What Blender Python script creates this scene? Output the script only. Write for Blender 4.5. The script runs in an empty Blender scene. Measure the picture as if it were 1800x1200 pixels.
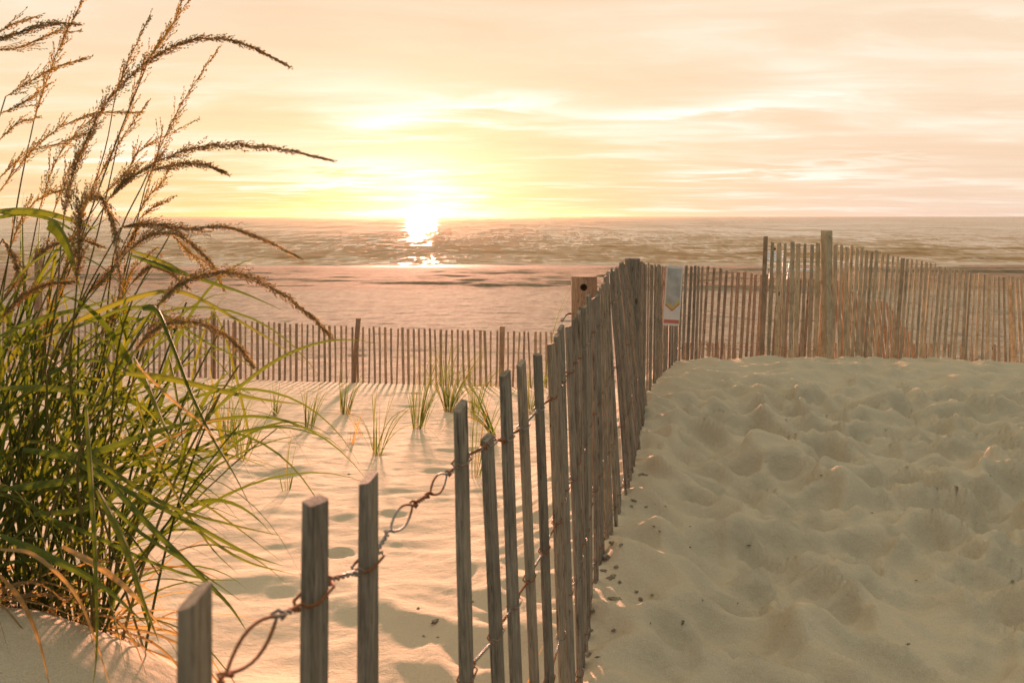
import bpy, bmesh, math, random
import numpy as np
from mathutils import Vector, Matrix, Quaternion
SC = bpy.context.scene
COL = SC.collection
random.seed(7)
R = math.radians
F = 1400.0                     # focal length in photo pixels (28 mm on a 36 mm sensor, 1800 px)

# ------------------------------------------------------------------ camera
cam_d = bpy.data.cameras.new("camera")
cam = bpy.data.objects.new("camera", cam_d)
COL.objects.link(cam)
cam_d.lens = 28.0
cam_d.sensor_width = 36.0
cam_d.shift_y = -0.1217        # level camera, lens shifted down: uprights stay upright
cam_d.clip_start = 0.02
cam_d.clip_end = 60000.0
cam.location = (0, 0, 0)
cam.rotation_euler = (R(90), 0, 0)
cam_d.dof.use_dof = True
cam_d.dof.focus_distance = 3.0
cam_d.dof.aperture_fstop = 11.0
SC.camera = cam

# ------------------------------------------------------------------ view
EXPO = 1.8
SC.view_settings.view_transform = 'Standard'
SC.view_settings.look = 'None'
SC.view_settings.exposure = EXPO
SC.view_settings.gamma = 1.0
K = 2 ** EXPO

# ------------------------------------------------------------------ node helper
class NB:
    def __init__(self, tree):
        self.t = tree; self.t.nodes.clear()
    def n(self, typ, ins=None, **props):
        nd = self.t.nodes.new(typ)
        for k, v in props.items(): setattr(nd, k, v)
        for k, v in (ins or {}).items():
            s = nd.inputs[k]
            if isinstance(v, bpy.types.NodeSocket): self.t.links.new(v, s)
            elif isinstance(v, bpy.types.Node): self.t.links.new(v.outputs[0], s)
            else: s.default_value = v
        return nd
    def m(self, op, a, b=0.0, c=0.0, clamp=False):
        return self.n('ShaderNodeMath', {0: a, 1: b, 2: c}, operation=op, use_clamp=clamp).outputs[0]
    def mix(self, f, a, b, blend='MIX'):
        nd = self.n('ShaderNodeMix', data_type='RGBA', blend_type=blend)
        for i, v in ((0, f), (6, a), (7, b)):
            if isinstance(v, bpy.types.NodeSocket): self.t.links.new(v, nd.inputs[i])
            elif i == 0: nd.inputs[i].default_value = v
            else: nd.inputs[i].default_value = (*v, 1) if len(v) == 3 else v
        return nd.outputs[2]
    def ramp(self, f, stops, interp='LINEAR'):
        nd = self.n('ShaderNodeValToRGB', {0: f})
        cr = nd.color_ramp; cr.interpolation = interp
        while len(cr.elements) < len(stops): cr.elements.new(0.5)
        for e, (p, c) in zip(cr.elements, stops):
            e.position = p
            e.color = (*c, 1) if hasattr(c, '__len__') else (c, c, c, 1)
        return nd.outputs[0]
    def mr(self, v, a, b, c=0.0, d=1.0, smooth=True):
        return self.n('ShaderNodeMapRange', {0: v, 1: a, 2: b, 3: c, 4: d},
                      interpolation_type='SMOOTHSTEP' if smooth else 'LINEAR').outputs[0]
    def noise(self, vec, scale, detail=4, rough=0.5, dist=0.0):
        return self.n('ShaderNodeTexNoise', {'Vector': vec, 'Scale': scale, 'Detail': detail,
                                             'Roughness': rough, 'Distortion': dist}).outputs['Fac']

def srgb(r, g, b):
    f = lambda c: (c / 255) / 12.92 if c / 255 <= 0.04045 else ((c / 255 + 0.055) / 1.055) ** 2.4
    return (f(r), f(g), f(b))

# ------------------------------------------------------------------ world: low-sun Nishita sky with a lit cloud veil
SUN_AZ = R(-6.5)               # from +Y towards -X
SUN_EL = R(1.9)
world = bpy.data.worlds.new("World"); SC.world = world
world.use_nodes = True
b = NB(world.node_tree)
sky = b.n('ShaderNodeTexSky', sky_type='NISHITA', sun_disc=False, sun_elevation=SUN_EL,
          sun_rotation=SUN_AZ, altitude=0.0, air_density=1.0, dust_density=2.5, ozone_density=1.0)
veil = b.n('ShaderNodeVectorMath', {0: sky.outputs[0], 'Scale': 0.05}, operation='SCALE').outputs[0]   # what the cloud veil lets through
bg1 = b.n('ShaderNodeBackground', {'Color': veil, 'Strength': 0.05})
tc = b.n('ShaderNodeTexCoord')
D = tc.outputs['Generated']
sx = b.n('ShaderNodeSeparateXYZ', {0: D})
X, Y, Z = sx.outputs
S = (math.sin(SUN_AZ), math.cos(SUN_AZ), 0.012)
dot = b.n('ShaderNodeVectorMath', {0: D, 1: S}, operation='DOT_PRODUCT').outputs['Value']
ang = b.m('ARCCOSINE', b.m('MINIMUM', b.m('MAXIMUM', dot, -1.0), 1.0))       # radians from the sun
Zp = b.m('MAXIMUM', Z, 0.0)
# cloud sheet coordinates: the direction carried up to a flat layer
inv = b.m('DIVIDE', 1.0, b.m('ADD', Zp, 0.045))
cv = b.n('ShaderNodeCombineXYZ', {0: b.m('MULTIPLY', X, inv), 1: b.m('MULTIPLY', Y, inv), 2: 0.0}).outputs[0]
cvs = b.n('ShaderNodeMapping', {'Vector': cv, 'Scale': (0.55, 1.0, 1.0), 'Location': (0.9, 1.7, 0.0),
                                'Rotation': (0, 0, R(-14))}).outputs[0]
c1 = b.noise(cvs, 0.42, 9, 0.60, 0.6)
c2 = b.noise(cvs, 1.15, 9, 0.60, 0.9)
cl = b.m('ADD', b.m('MULTIPLY', c1, 0.6), b.m('MULTIPLY', c2, 0.4))
# thin places in the veil, by bearing and height, torn by the cloud noise
Yp = b.m('MAXIMUM', Y, 0.05)
wa = b.m('ADD', b.m('DIVIDE', X, Yp), b.m('MULTIPLY', b.m('SUBTRACT', c1, 0.5), 0.55))
we = b.m('ADD', b.m('DIVIDE', Z, Yp), b.m('MULTIPLY', b.m('SUBTRACT', c2, 0.5), 0.14))
gap = 0.0
for (px, py, wx, wy, st) in [(830, 185, 150, 20, 1.0), (650, 215, 110, 30, .9), (590, 300, 190, 26, .8), (560, 160, 160, 30, .5), (1370, 190, 150, 22, .9), (1450, 130, 120, 24, .5), (1420, 285, 160, 14, .5), (300, 250, 240, 20, .5), (720, 335, 70, 45, .7), (1700, 20, 180, 18, .4)]:
    dx = b.m('DIVIDE', b.m('SUBTRACT', wa, (px - 900) / F), wx / F)
    dz = b.m('DIVIDE', b.m('SUBTRACT', we, (381 - py) / F), wy / F)
    q = b.m('POWER', 2.718, b.m('MULTIPLY', b.m('ADD', b.m('MULTIPLY', dx, dx), b.m('MULTIPLY', dz, dz)), -1.0))
    gap = b.m('ADD', gap, b.m('MULTIPLY', q, st))
gap = b.m('MULTIPLY', gap, b.mr(Y, 0.0, 0.3))
bright = b.m('MINIMUM', b.m('ADD', b.m('MULTIPLY', b.mr(cl, 0.48, 0.66), .55), b.m('MULTIPLY', gap, b.mr(c2, .30, .62, .35, 1.0))), 1.0)
dark = b.mr(cl, 0.52, 0.34)
k = lambda r, g, bb, s=1.0: tuple(c * s / K for c in srgb(r, g, bb))
right = b.mr(X, -0.30, 0.55)
base = b.mix(right, k(255, 226, 174), k(253, 224, 194))
base = b.mix(b.mr(Zp, 0.02, 0.28), base, k(254, 228, 198, 0.98))
base = b.mix(b.m('MULTIPLY', dark, 0.55), base, k(248, 210, 172, 0.93))
nearhor = b.m('POWER', 2.718, b.m('MULTIPLY', Zp, -24.0))
yel = b.m('MULTIPLY', nearhor, b.mr(ang, 0.62, 0.0))
base = b.mix(b.m('MULTIPLY', yel, 0.9), base, k(255, 204, 108))
base = b.mix(b.m('MULTIPLY', b.m('MULTIPLY', nearhor, right), 0.7), base, k(240, 214, 196))
base = b.mix(b.m('MULTIPLY', bright, b.mr(ang, 1.3, 0.15, 0.55, 1.0)), base, k(255, 250, 238, 1.22))
# pale glow round the sun and its hot core
sxz = b.n('ShaderNodeCombineXYZ', {0: b.m('SUBTRACT', X, S[0]), 1: 0.0, 2: b.m('MULTIPLY', b.m('SUBTRACT', Z, S[2]), 1.5)}).outputs[0]
rr = b.n('ShaderNodeVectorMath', {0: sxz}, operation='LENGTH').outputs['Value']
front = b.mr(Y, 0.0, 0.3)
g1 = b.m('MULTIPLY', b.m('POWER', 2.718, b.m('MULTIPLY', rr, -8.0)), front)
g2 = b.m('MULTIPLY', b.m('POWER', 2.718, b.m('MULTIPLY', rr, -30.0)), front)
col = b.mix(1.0, base, b.n('ShaderNodeVectorMath', {0: (0.14 / K, 0.12 / K, 0.09 / K), 'Scale': g1}, operation='SCALE').outputs[0], 'ADD')
col = b.mix(1.0, col, b.n('ShaderNodeVectorMath', {0: (1.0 / K, .78 / K, 0.48 / K), 'Scale': g2}, operation='SCALE').outputs[0], 'ADD')
# away from the sunset the veil turns cooler and darker
back = b.mr(dot, 0.55, -0.5)
col = b.mix(back, col, k(158, 165, 156, 0.85))
col = b.mix(b.mr(Zp, .22, .5), col, b.mix(back, k(236, 210, 168, .95), k(165, 172, 160, .95)))
up = b.mr(Zp, 0.55, 0.95)
col = b.mix(b.m('MULTIPLY', up, 0.85), col, b.mix(back, k(240, 218, 182, 1.2), k(226, 224, 206, 1.45)))
below = b.mr(Z, -0.01, -0.06)
col = b.mix(below, col, (0.06, 0.055, 0.045))
bg2 = b.n('ShaderNodeBackground', {'Color': col, 'Strength': 0.99})
add = b.n('ShaderNodeAddShader', {0: bg1.outputs[0], 1: bg2.outputs[0]})
b.n('ShaderNodeOutputWorld', {'Surface': add.outputs[0]})

# ------------------------------------------------------------------ sun
sd = bpy.data.lights.new("sun", 'SUN'); sd.energy = 5.0; sd.angle = R(2.0)
sd.color = (1.0, 0.48, 0.32)
sun = bpy.data.objects.new("sun", sd); COL.objects.link(sun)
sdir = Vector((math.sin(SUN_AZ) * math.cos(SUN_EL), math.cos(SUN_AZ) * math.cos(SUN_EL), math.sin(SUN_EL)))
sun.rotation_euler = sdir.to_track_quat('Z', 'Y').to_euler()

SC.cycles.max_bounces = 6
SC.cycles.diffuse_bounces = 3
SC.cycles.transparent_max_bounces = 8
SC.cycles.sample_clamp_indirect = 6.0

# ================================================================== general helpers
def tag(o, label=None, cat=None, group=None, kind=None):
    if label: o['label'] = label
    if cat: o['category'] = cat
    if group: o['group'] = group
    if kind: o['kind'] = kind
    return o
def empty(name, loc):
    o = bpy.data.objects.new(name, None); COL.objects.link(o); o.location = loc
    o.empty_display_size = 0.1
    return o
def np_mesh(name, V, Fq, smooth=False, mat=None):
    V = np.asarray(V, np.float32); Fq = np.asarray(Fq, np.int32)
    me = bpy.data.meshes.new(name)
    me.vertices.add(len(V)); me.vertices.foreach_set('co', V.ravel())
    k = Fq.shape[1]
    me.loops.add(Fq.size); me.loops.foreach_set('vertex_index', Fq.ravel())
    me.polygons.add(len(Fq))
    me.polygons.foreach_set('loop_start', np.arange(0, Fq.size, k, dtype=np.int32))
    me.polygons.foreach_set('loop_total', np.full(len(Fq), k, np.int32))
    me.polygons.foreach_set('use_smooth', np.full(len(Fq), smooth))
    me.update(calc_edges=True); me.validate()
    if mat: me.materials.append(mat)
    return me
def link(name, me, parent=None, loc=None):
    o = bpy.data.objects.new(name, me); COL.objects.link(o)
    if parent: o.parent = parent
    if loc is not None: o.location = loc
    return o
class MB:
    """collects vertices and faces for one mesh"""
    def __init__(s): s.v = []; s.f = []
    def add(s, vs, fs):
        o = len(s.v); s.v += [tuple(p) for p in vs]; s.f += [tuple(i + o for i in f) for f in fs]
    def box(s, c, size, rot=None):
        hx, hy, hz = (d / 2 for d in size); c = Vector(c)
        vs = [Vector((x, y, z)) for x in (-hx, hx) for y in (-hy, hy) for z in (-hz, hz)]
        if rot: vs = [rot @ v for v in vs]
        s.add([c + v for v in vs], [(0, 1, 3, 2), (4, 6, 7, 5), (0, 4, 5, 1), (2, 3, 7, 6), (0, 2, 6, 4), (1, 5, 7, 3)])
    def bar(s, a, c, w, d):
        a, c = Vector(a), Vector(c); z = (c - a)
        s.box((a + c) / 2, (w, d, z.length), z.to_track_quat('Z', 'Y').to_matrix())
    def tube(s, pts, rad, n=6):
        pts = [Vector(p) for p in pts]
        if not hasattr(rad, '__len__'): rad = [rad] * len(pts)
        ref = Vector((0.31, 0.2, 0.93)); vs = []; fs = []
        for i, p in enumerate(pts):
            t = (pts[min(i + 1, len(pts) - 1)] - pts[max(i - 1, 0)])
            t = t.normalized() if t.length > 1e-9 else Vector((0, 0, 1))
            u = ref - t * ref.dot(t)
            if u.length < 1e-4: u = Vector((1, 0, 0)) - t * t.x
            u.normalize(); ref = u; w = t.cross(u)
            for j in range(n):
                a = 2 * math.pi * j / n
                vs.append(p + (u * math.cos(a) + w * math.sin(a)) * rad[i])
        for i in range(len(pts) - 1):
            for j in range(n):
                fs.append((i * n + j, i * n + (j + 1) % n, (i + 1) * n + (j + 1) % n, (i + 1) * n + j))
        fs.append(tuple(range(n))[::-1]); fs.append(tuple((len(pts) - 1) * n + j for j in range(n)))
        s.add(vs, fs)
    def build(s, name, mat, parent=None, smooth=False, loc=None):
        me = bpy.data.meshes.new(name)
        v = s.v
        if loc is not None: v = [(p[0] - loc[0], p[1] - loc[1], p[2] - loc[2]) for p in v]
        me.from_pydata(v, [], s.f); me.update()
        if mat: me.materials.append(mat)
        if smooth: me.polygons.foreach_set('use_smooth', [True] * len(me.polygons))
        return link(name, me, parent, loc)

def sstep(e0, e1, x):
    t = np.clip((x - e0) / (e1 - e0), 0, 1); return t * t * (3 - 2 * t)
def hash2(ix, iy, s=0):
    h = (ix.astype(np.int64) * 374761393 + iy.astype(np.int64) * 668265263 + s * 1442695041) & 0xFFFFFFFF
    h = ((h ^ (h >> 13)) * 1274126177) & 0xFFFFFFFF
    h = (h ^ (h >> 16)) & 0xFFFFFFFF
    return h / 4294967295.0
def vnoise(x, y, s=0):
    ix = np.floor(x); iy = np.floor(y); fx = x - ix; fy = y - iy
    fx = fx * fx * fx * (fx * (fx * 6 - 15) + 10); fy = fy * fy * fy * (fy * (fy * 6 - 15) + 10)
    a = hash2(ix, iy, s); bb = hash2(ix + 1, iy, s); c = hash2(ix, iy + 1, s); d = hash2(ix + 1, iy + 1, s)
    return (a + (bb - a) * fx) * (1 - fy) + (c + (d - c) * fx) * fy - 0.5
def fbm(x, y, s=0, o=4):
    r = 0; a = 1.0
    for i in range(o):
        r = r + a * vnoise(x, y, s + i); x = x * 2.03 + 17.1; y = y * 2.03 - 9.3; a *= 0.5
    return r
def bowls(x, y, cell, s=0, sm=0.0):
    """0 in the middle of a tread, 1 on the sharp rim between treads"""
    gx = x / cell; gy = y / cell; ix = np.floor(gx); iy = np.floor(gy)
    f1 = np.full_like(gx, 9.0)
    for dx in (-1, 0, 1):
        for dy in (-1, 0, 1):
            cx = ix + dx; cy = iy + dy
            px = cx + 0.05 + 0.9 * hash2(cx, cy, s); py = cy + 0.05 + 0.9 * hash2(cx, cy, s + 5)
            w = 0.7 + 0.9 * hash2(cx, cy, s + 9)
            d = ((gx - px) ** 2 + (gy - py) ** 2) * w
            f1 = np.minimum(f1, d) if sm == 0 else f1
            if sm: 
                h = np.clip(0.5 + 0.5 * (d - f1) / sm, 0, 1); f1 = d + (f1 - d) * h - sm * h * (1 - h)
    return f1

# ================================================================== fence lines (plan)
# base and top lines of the path fence as functions of distance y
AB = np.array([(-.27 + .2 * -.5, -.5), (-.27 + .2 * .1, .1), (-.183, .42), (-.152, .6), (0.03, 1.3), (.18, 2.1), (.26, 2.63), (.345, 2.95), (.49, 3.43), (.64, 4.05), (.84, 5.0), (1.08, 5.8), (1.36, 6.6),
               (1.62, 7.0), (2.2, 7.5), (3.0, 8.1), (3.6, 8.6), (5.2, 9.9)])
AT = np.array([(-.37, -.5), (-.25, .1), (-.1755, .435), (-.15, .6), (0, 1.35), (.15, 2.1), (.256, 2.63), (.325, 2.95), (.42, 3.43), (.54, 4.05), (.75, 5.0), (1.06, 5.8), (1.40, 6.6),
               (1.70, 7.0), (2.32, 7.5), (3.10, 8.1), (3.55, 8.6), (4.95, 9.9)])
def Lz(x, y):
    yy = np.maximum(y, 0.0)
    z = -.948 - .136 * yy
    z = np.where(yy < 2.0, -1.22 + 0.02 * (2 - yy), z)
    z = z + .034 * np.maximum(-(x + 2.5), 0) * np.clip(yy / 13, 0, 1) - .03 * np.clip(x + 2.5, 0, 6) * np.clip(yy / 13, 0, 1) ** 2
    return z
def path_z(x, y):
    crest = -1.12 - .022 * np.maximum(x - 2.6, 0) ** 1.8 - .035 * np.maximum(2.4 - x, 0) ** 1.5
    near = -1.265
    t = sstep(2.0, 6.2, y)
    zz = near + (crest - near) * t
    return np.where(y > 6.2, crest - .17 * (y - 6.2) * sstep(6.0, 7.2, y), zz)
def prof_far(x, y):
    # dune toe -> flat beach -> berm -> waterline -> sea bed
    yb = y + 2.2 * fbm(x * .06, y * .02, 31) 
    z = np.interp(yb, [13.2, 14.2, 18, 30, 36.5, 37.6, 39.5, 66, 90, 400], [-2.9, -3.06, -3.22, -3.27, -3.29, -3.30, -3.35, -4.0, -4.8, -7])
    return z
def terrain(x, y, detail=True):
    xf = np.interp(y, AB[:, 1], AB[:, 0]); xf = np.where(y > 9.9, 5.2 + (y - 9.9) * 8, xf)
    s = x - xf
    t = sstep(-.85, .0, s) * (1 - sstep(9.4, 12.5, y))
    L = Lz(x, y); P = path_z(x, y)
    zf = prof_far(x, y)
    z = L * (1 - t) + P * t
    fy = 12.95 + .02 * (x + 3) + np.where(x > 2, 0.5, 0)
    w = sstep(fy - .05, fy + 1.3, y)
    z = z * (1 - w) + np.minimum(z, zf) * w
    z = np.where(y > 15, zf, z)
    # sand caught round the big grass in the left corner
    mound = .555 * np.exp(-(((x + .98) / .72) ** 2 + ((y - 1.25) / .52) ** 2) ** 1.2)
    z = z + mound
    # sand banked against the fence
    bank = .10 * np.exp(-((s - .05) / .28) ** 2) * (1 - sstep(4.2, 6.2, y)) * (.75 + .5 * vnoise(y * 1.3, y * 0, 3))
    z = z + bank * (y < 9)
    if not detail: return z
    near = 1 - sstep(9.5, 13, y)
    pt = t * near
    # trodden path: soft bowls with crisp rims, stretched along the walking line
    u = x + .16 * fbm(x * 1.9, y * 1.9, 11, 3); v = y + .16 * fbm(x * 1.9, y * 1.9, 21, 3)
    cap = lambda q, c: c * (1 - np.exp(-(q / c) ** 1.6)) 
    bw = cap(bowls(u + v * .35, v * 1.12, .215, 3), .42)
    bw2 = cap(bowls(u * .9 + v * .3 + 5, v - 3, .120, 8), .40)
    bw3 = cap(bowls(u - v * .2 - 4, v * 1.1 + 2, .40, 28), .34)
    amp = .75 + .5 * (vnoise(x * .9, y * .9, 77) + .5)
    edge = sstep(.0, .55, s) * .55 + .45
    z = z + pt * edge * (1 - .6 * sstep(4.8, 6.2, y)) * amp * (.33 * bw + .165 * bw2 + .12 * bw3 - .15)
    z = z + pt * (.020 * fbm(x * 1.1, y * 1.1, 41, 2) + .016 * (.25 - np.abs(fbm(x * 3.4 + y, y * 4.2, 43, 3))))
    # seaward sand: smooth, with a few faint hollows, more trodden near the fence
    lt = (1 - t) * (1 - w)
    nf = np.exp(-((s + .9) / .8) ** 2) * (1 - sstep(3.5, 7.5, y))
    bl = np.minimum(bowls(u * .8 + 9, v, .33, 14), 1.2)
    z = z + lt * (nf * .030 * bl + .013 * fbm(x * .9, y * .9, 51, 3) + .013 * fbm(x * 4, y * 6, 61, 4) + .012 * cap(bowls(u * .9, v * 1.3, .17, 66), .35))
    fl = np.clip(vnoise(x * .7, y * .5, 91) * 2.2, 0, 1) * (1 - nf)
    z = z + lt * fl * .024 * (bl - .5)
    for (hx, hy, rx, ry, dp) in HOLES:
        q = ((x - hx + .35 * rx * vnoise(x / rx * .8, y / rx * .8, 5)) / rx) ** 2 + ((y - hy + .5 * rx * vnoise(x / rx * .9, y / rx * .9, 6)) / ry) ** 2
        z = z - dp * np.exp(-q ** 1.5) + dp * .22 * np.exp(-((np.sqrt(q) - 1.35) / .3) ** 2)
    # clumsy lumps of damp sand along the cut bank left of the fence
    # beach beyond the far fence: wind ripples and tracks
    fb = w * (1 - sstep(36, 38, y))
    z = z + fb * (.010 * fbm(x * 1.1, y * 3.2, 71, 4) + .008 * np.minimum(bowls(x, y, .5, 70), 1.2))
    bm = sstep(35, 38.5, y) * (1 - sstep(56, 64, y))
    z = z + bm * (.26 * np.clip(fbm(x * .10, y * .22, 81, 4), 0, 1) + .03 * fbm(x * .9, y * .9, 85, 3))
    return z
HOLES = []
def ground(x, y, detail=False):
    return float(terrain(np.array([x]), np.array([y]), detail)[0])
def ground_at(px, py, y0=1.0, y1=80.0):
    """point of the ground seen at a photo pixel (all things still get real places and sizes)"""
    ys = np.exp(np.linspace(math.log(y0), math.log(y1), 4000))
    xs = (px - 900) / F * ys; zr = -(py - 381) / F * ys
    zt = terrain(xs, ys, True)
    i = int(np.argmax(zr <= zt)); i = max(i, 1)
    return float(xs[i]), float(ys[i]), float(zt[i])
hol = []
for (px, py, wpx, dp) in [(487, 831, 118, .045), (805, 800, 110, .03), (600, 975, 42, .03), (640, 795, 50, .012), (560, 772, 40, .01), (690, 905, 50, .02)]:
    x0, y0_, z0 = ground_at(px, py)
    rw = wpx / F * y0_ / 2
    hol.append((x0, y0_, rw, rw * 1.0, dp * .75))
HOLES = hol

# ================================================================== materials
def mat(name):
    m = bpy.data.materials.new(name); m.use_nodes = True
    return m, NB(m.node_tree)
def principled(b, **ins):
    p = b.n('ShaderNodeBsdfPrincipled', {k.replace('_', ' '): v for k, v in ins.items()})
    return p
def out(b, s): b.n('ShaderNodeOutputMaterial', {'Surface': s})

def mk_sand():
    m, b = mat("sand")
    g = b.n('ShaderNodeNewGeometry'); P = g.outputs['Position']
    sp = b.n('ShaderNodeSeparateXYZ', {0: P}); yy = sp.outputs[1]
    n1 = b.noise(P, 1.3, 5, .6); n2 = b.noise(P, 420, 2, .7); n3 = b.noise(P, 38, 4, .65)
    dry = b.mix(n1, (.50, .44, .335), (.60, .535, .42))
    dry = b.mix(b.mr(n2, .35, .7), dry, b.mix(.5, dry, (.30, .25, .18)))
    # scattered dark grains and shell grit
    v = b.n('ShaderNodeTexVoronoi', {'Vector': P, 'Scale': 75.0, 'Randomness': 1.0}, feature='F1')
    grit = b.m('MULTIPLY', b.mr(v.outputs['Distance'], .16, .08), b.mr(b.noise(P, 2.2, 3), .50, .66))
    gm = b.m('MULTIPLY', grit, b.mr(yy, 4.0, 9.0, .35, 1.0))
    dry = b.mix(gm, dry, (.16, .11, .075))
    # the beach past the dune is finer and greyer; the berm is damp
    far = b.mr(yy, 13.2, 15.5)
    fc = b.mix(b.mr(b.noise(b.n('ShaderNodeMapping', {'Vector': P, 'Scale': (1.0, .45, 1)}).outputs[0], 3.2, 7, .75), .38, .62), (.25, .235, .19), (.40, .37, .30))
    c = b.mix(far, dry, fc)
    wn = b.noise(b.n('ShaderNodeMapping', {'Vector': P, 'Scale': (.10, .55, 1)}).outputs[0], 1.0, 6, .65)
    damp = b.m('MULTIPLY', b.mr(b.m('ADD', yy, b.m('MULTIPLY', wn, 6.0)), 37.5, 40.5), 1.0)
    wn2 = b.noise(b.n('ShaderNodeMapping', {'Vector': P, 'Scale': (1, .35, 1)}).outputs[0], 2.4, 6, .75)
    dc = b.mix(b.mr(b.m('ADD', b.m('MULTIPLY', wn, .45), b.m('MULTIPLY', wn2, .55)), .40, .60), (.16, .13, .09), (.30, .25, .18))
    c = b.mix(damp, c, dc)
    wet = b.mr(b.m('ADD', yy, b.m('MULTIPLY', wn, 8.0)), 62, 68)
    c = b.mix(wet, c, (.17, .13, .10))
    rough = b.mr(wet, 0, 1, .95, .75)
    h = b.m('ADD', b.m('MULTIPLY', n2, .0022), b.m('MULTIPLY', n3, .0062))
    h = b.m('ADD', h, b.m('MULTIPLY', b.noise(P, 7.0, 4, .55), .018))
    h = b.m('ADD', h, b.m('MULTIPLY', b.m('MULTIPLY', b.noise(b.n('ShaderNodeMapping', {'Vector': P, 'Scale': (.5, 1.6, 1)}).outputs[0], 3.0, 7, .72), far), .13))
    bp = b.n('ShaderNodeBump', {'Height': h, 'Strength': .9, 'Distance': 1.0})
    p = principled(b, Base_Color=c, Roughness=rough, Normal=bp.outputs[0])
    b.t.links.new(b.mr(wet, 0, 1, .03, .3), p.inputs['Specular IOR Level'])
    out(b, p.outputs[0]); return m

def mk_sea():
    m, b = mat("sea_water")
    g = b.n('ShaderNodeNewGeometry'); P = g.outputs['Position']
    sp = b.n('ShaderNodeSeparateXYZ', {0: P}); yy = sp.outputs[1]
    q = b.n('ShaderNodeMapping', {'Vector': P, 'Scale': (.40, 1.0, 1)}).outputs[0]
    def chop(scale, det, ro): return b.n('ShaderNodeTexNoise', {'Vector': q, 'Scale': scale, 'Detail': det, 'Roughness': ro, 'Distortion': .3}).outputs['Color']
    def sc(v, w): 
        c = b.n('ShaderNodeVectorMath', {0: v, 1: (.5, .5, .5)}, operation='SUBTRACT').outputs[0]
        return b.n('ShaderNodeVectorMath', {0: c, 1: w}, operation='MULTIPLY').outputs[0]
    v = b.n('ShaderNodeVectorMath', {0: sc(chop(.045, 9, .78), (.30, .40, 0)), 1: sc(chop(.9, 5, .7), (.30, .35, 0))}, operation='ADD').outputs[0]
    for (kx, ky, s_, w_) in ((1.0, .20, 1.7, (.24, .46, 0)), (1.0, .12, .55, (.16, .24, 0)), (1.0, .12, .085, (.12, .30, 0))):      # long-crested wavelets seen end on
        qq = b.n('ShaderNodeMapping', {'Vector': P, 'Scale': (kx, ky, 1)}).outputs[0]
        nn = b.n('ShaderNodeTexNoise', {'Vector': qq, 'Scale': s_, 'Detail': 4.0, 'Roughness': .6, 'Distortion': .5}).outputs['Color']
        v = b.n('ShaderNodeVectorMath', {0: v, 1: sc(nn, w_)}, operation='ADD').outputs[0]
    # wave faces turned to the viewer are the ones seen from this low
    v = b.n('ShaderNodeVectorMath', {0: v, 1: (0, -.11, 0)}, operation='ADD').outputs[0]
    v = b.n('ShaderNodeVectorMath', {0: g.outputs['Normal'], 1: v}, operation='ADD').outputs[0]
    bp = b.n('ShaderNodeVectorMath', {0: v}, operation='NORMALIZE')
    fo = b.noise(b.n('ShaderNodeMapping', {'Vector': P, 'Scale': (.10, .30, 1)}).outputs[0], 1.0, 8, .72)
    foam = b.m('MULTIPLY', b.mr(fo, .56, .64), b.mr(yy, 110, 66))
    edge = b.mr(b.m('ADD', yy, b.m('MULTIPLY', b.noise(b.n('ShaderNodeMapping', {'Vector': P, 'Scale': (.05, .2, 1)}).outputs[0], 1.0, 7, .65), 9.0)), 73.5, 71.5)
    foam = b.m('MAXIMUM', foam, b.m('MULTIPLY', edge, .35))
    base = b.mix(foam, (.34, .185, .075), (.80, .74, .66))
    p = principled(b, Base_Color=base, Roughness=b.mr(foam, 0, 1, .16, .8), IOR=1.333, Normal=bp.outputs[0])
    out(b, p.outputs[0]); return m

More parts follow.
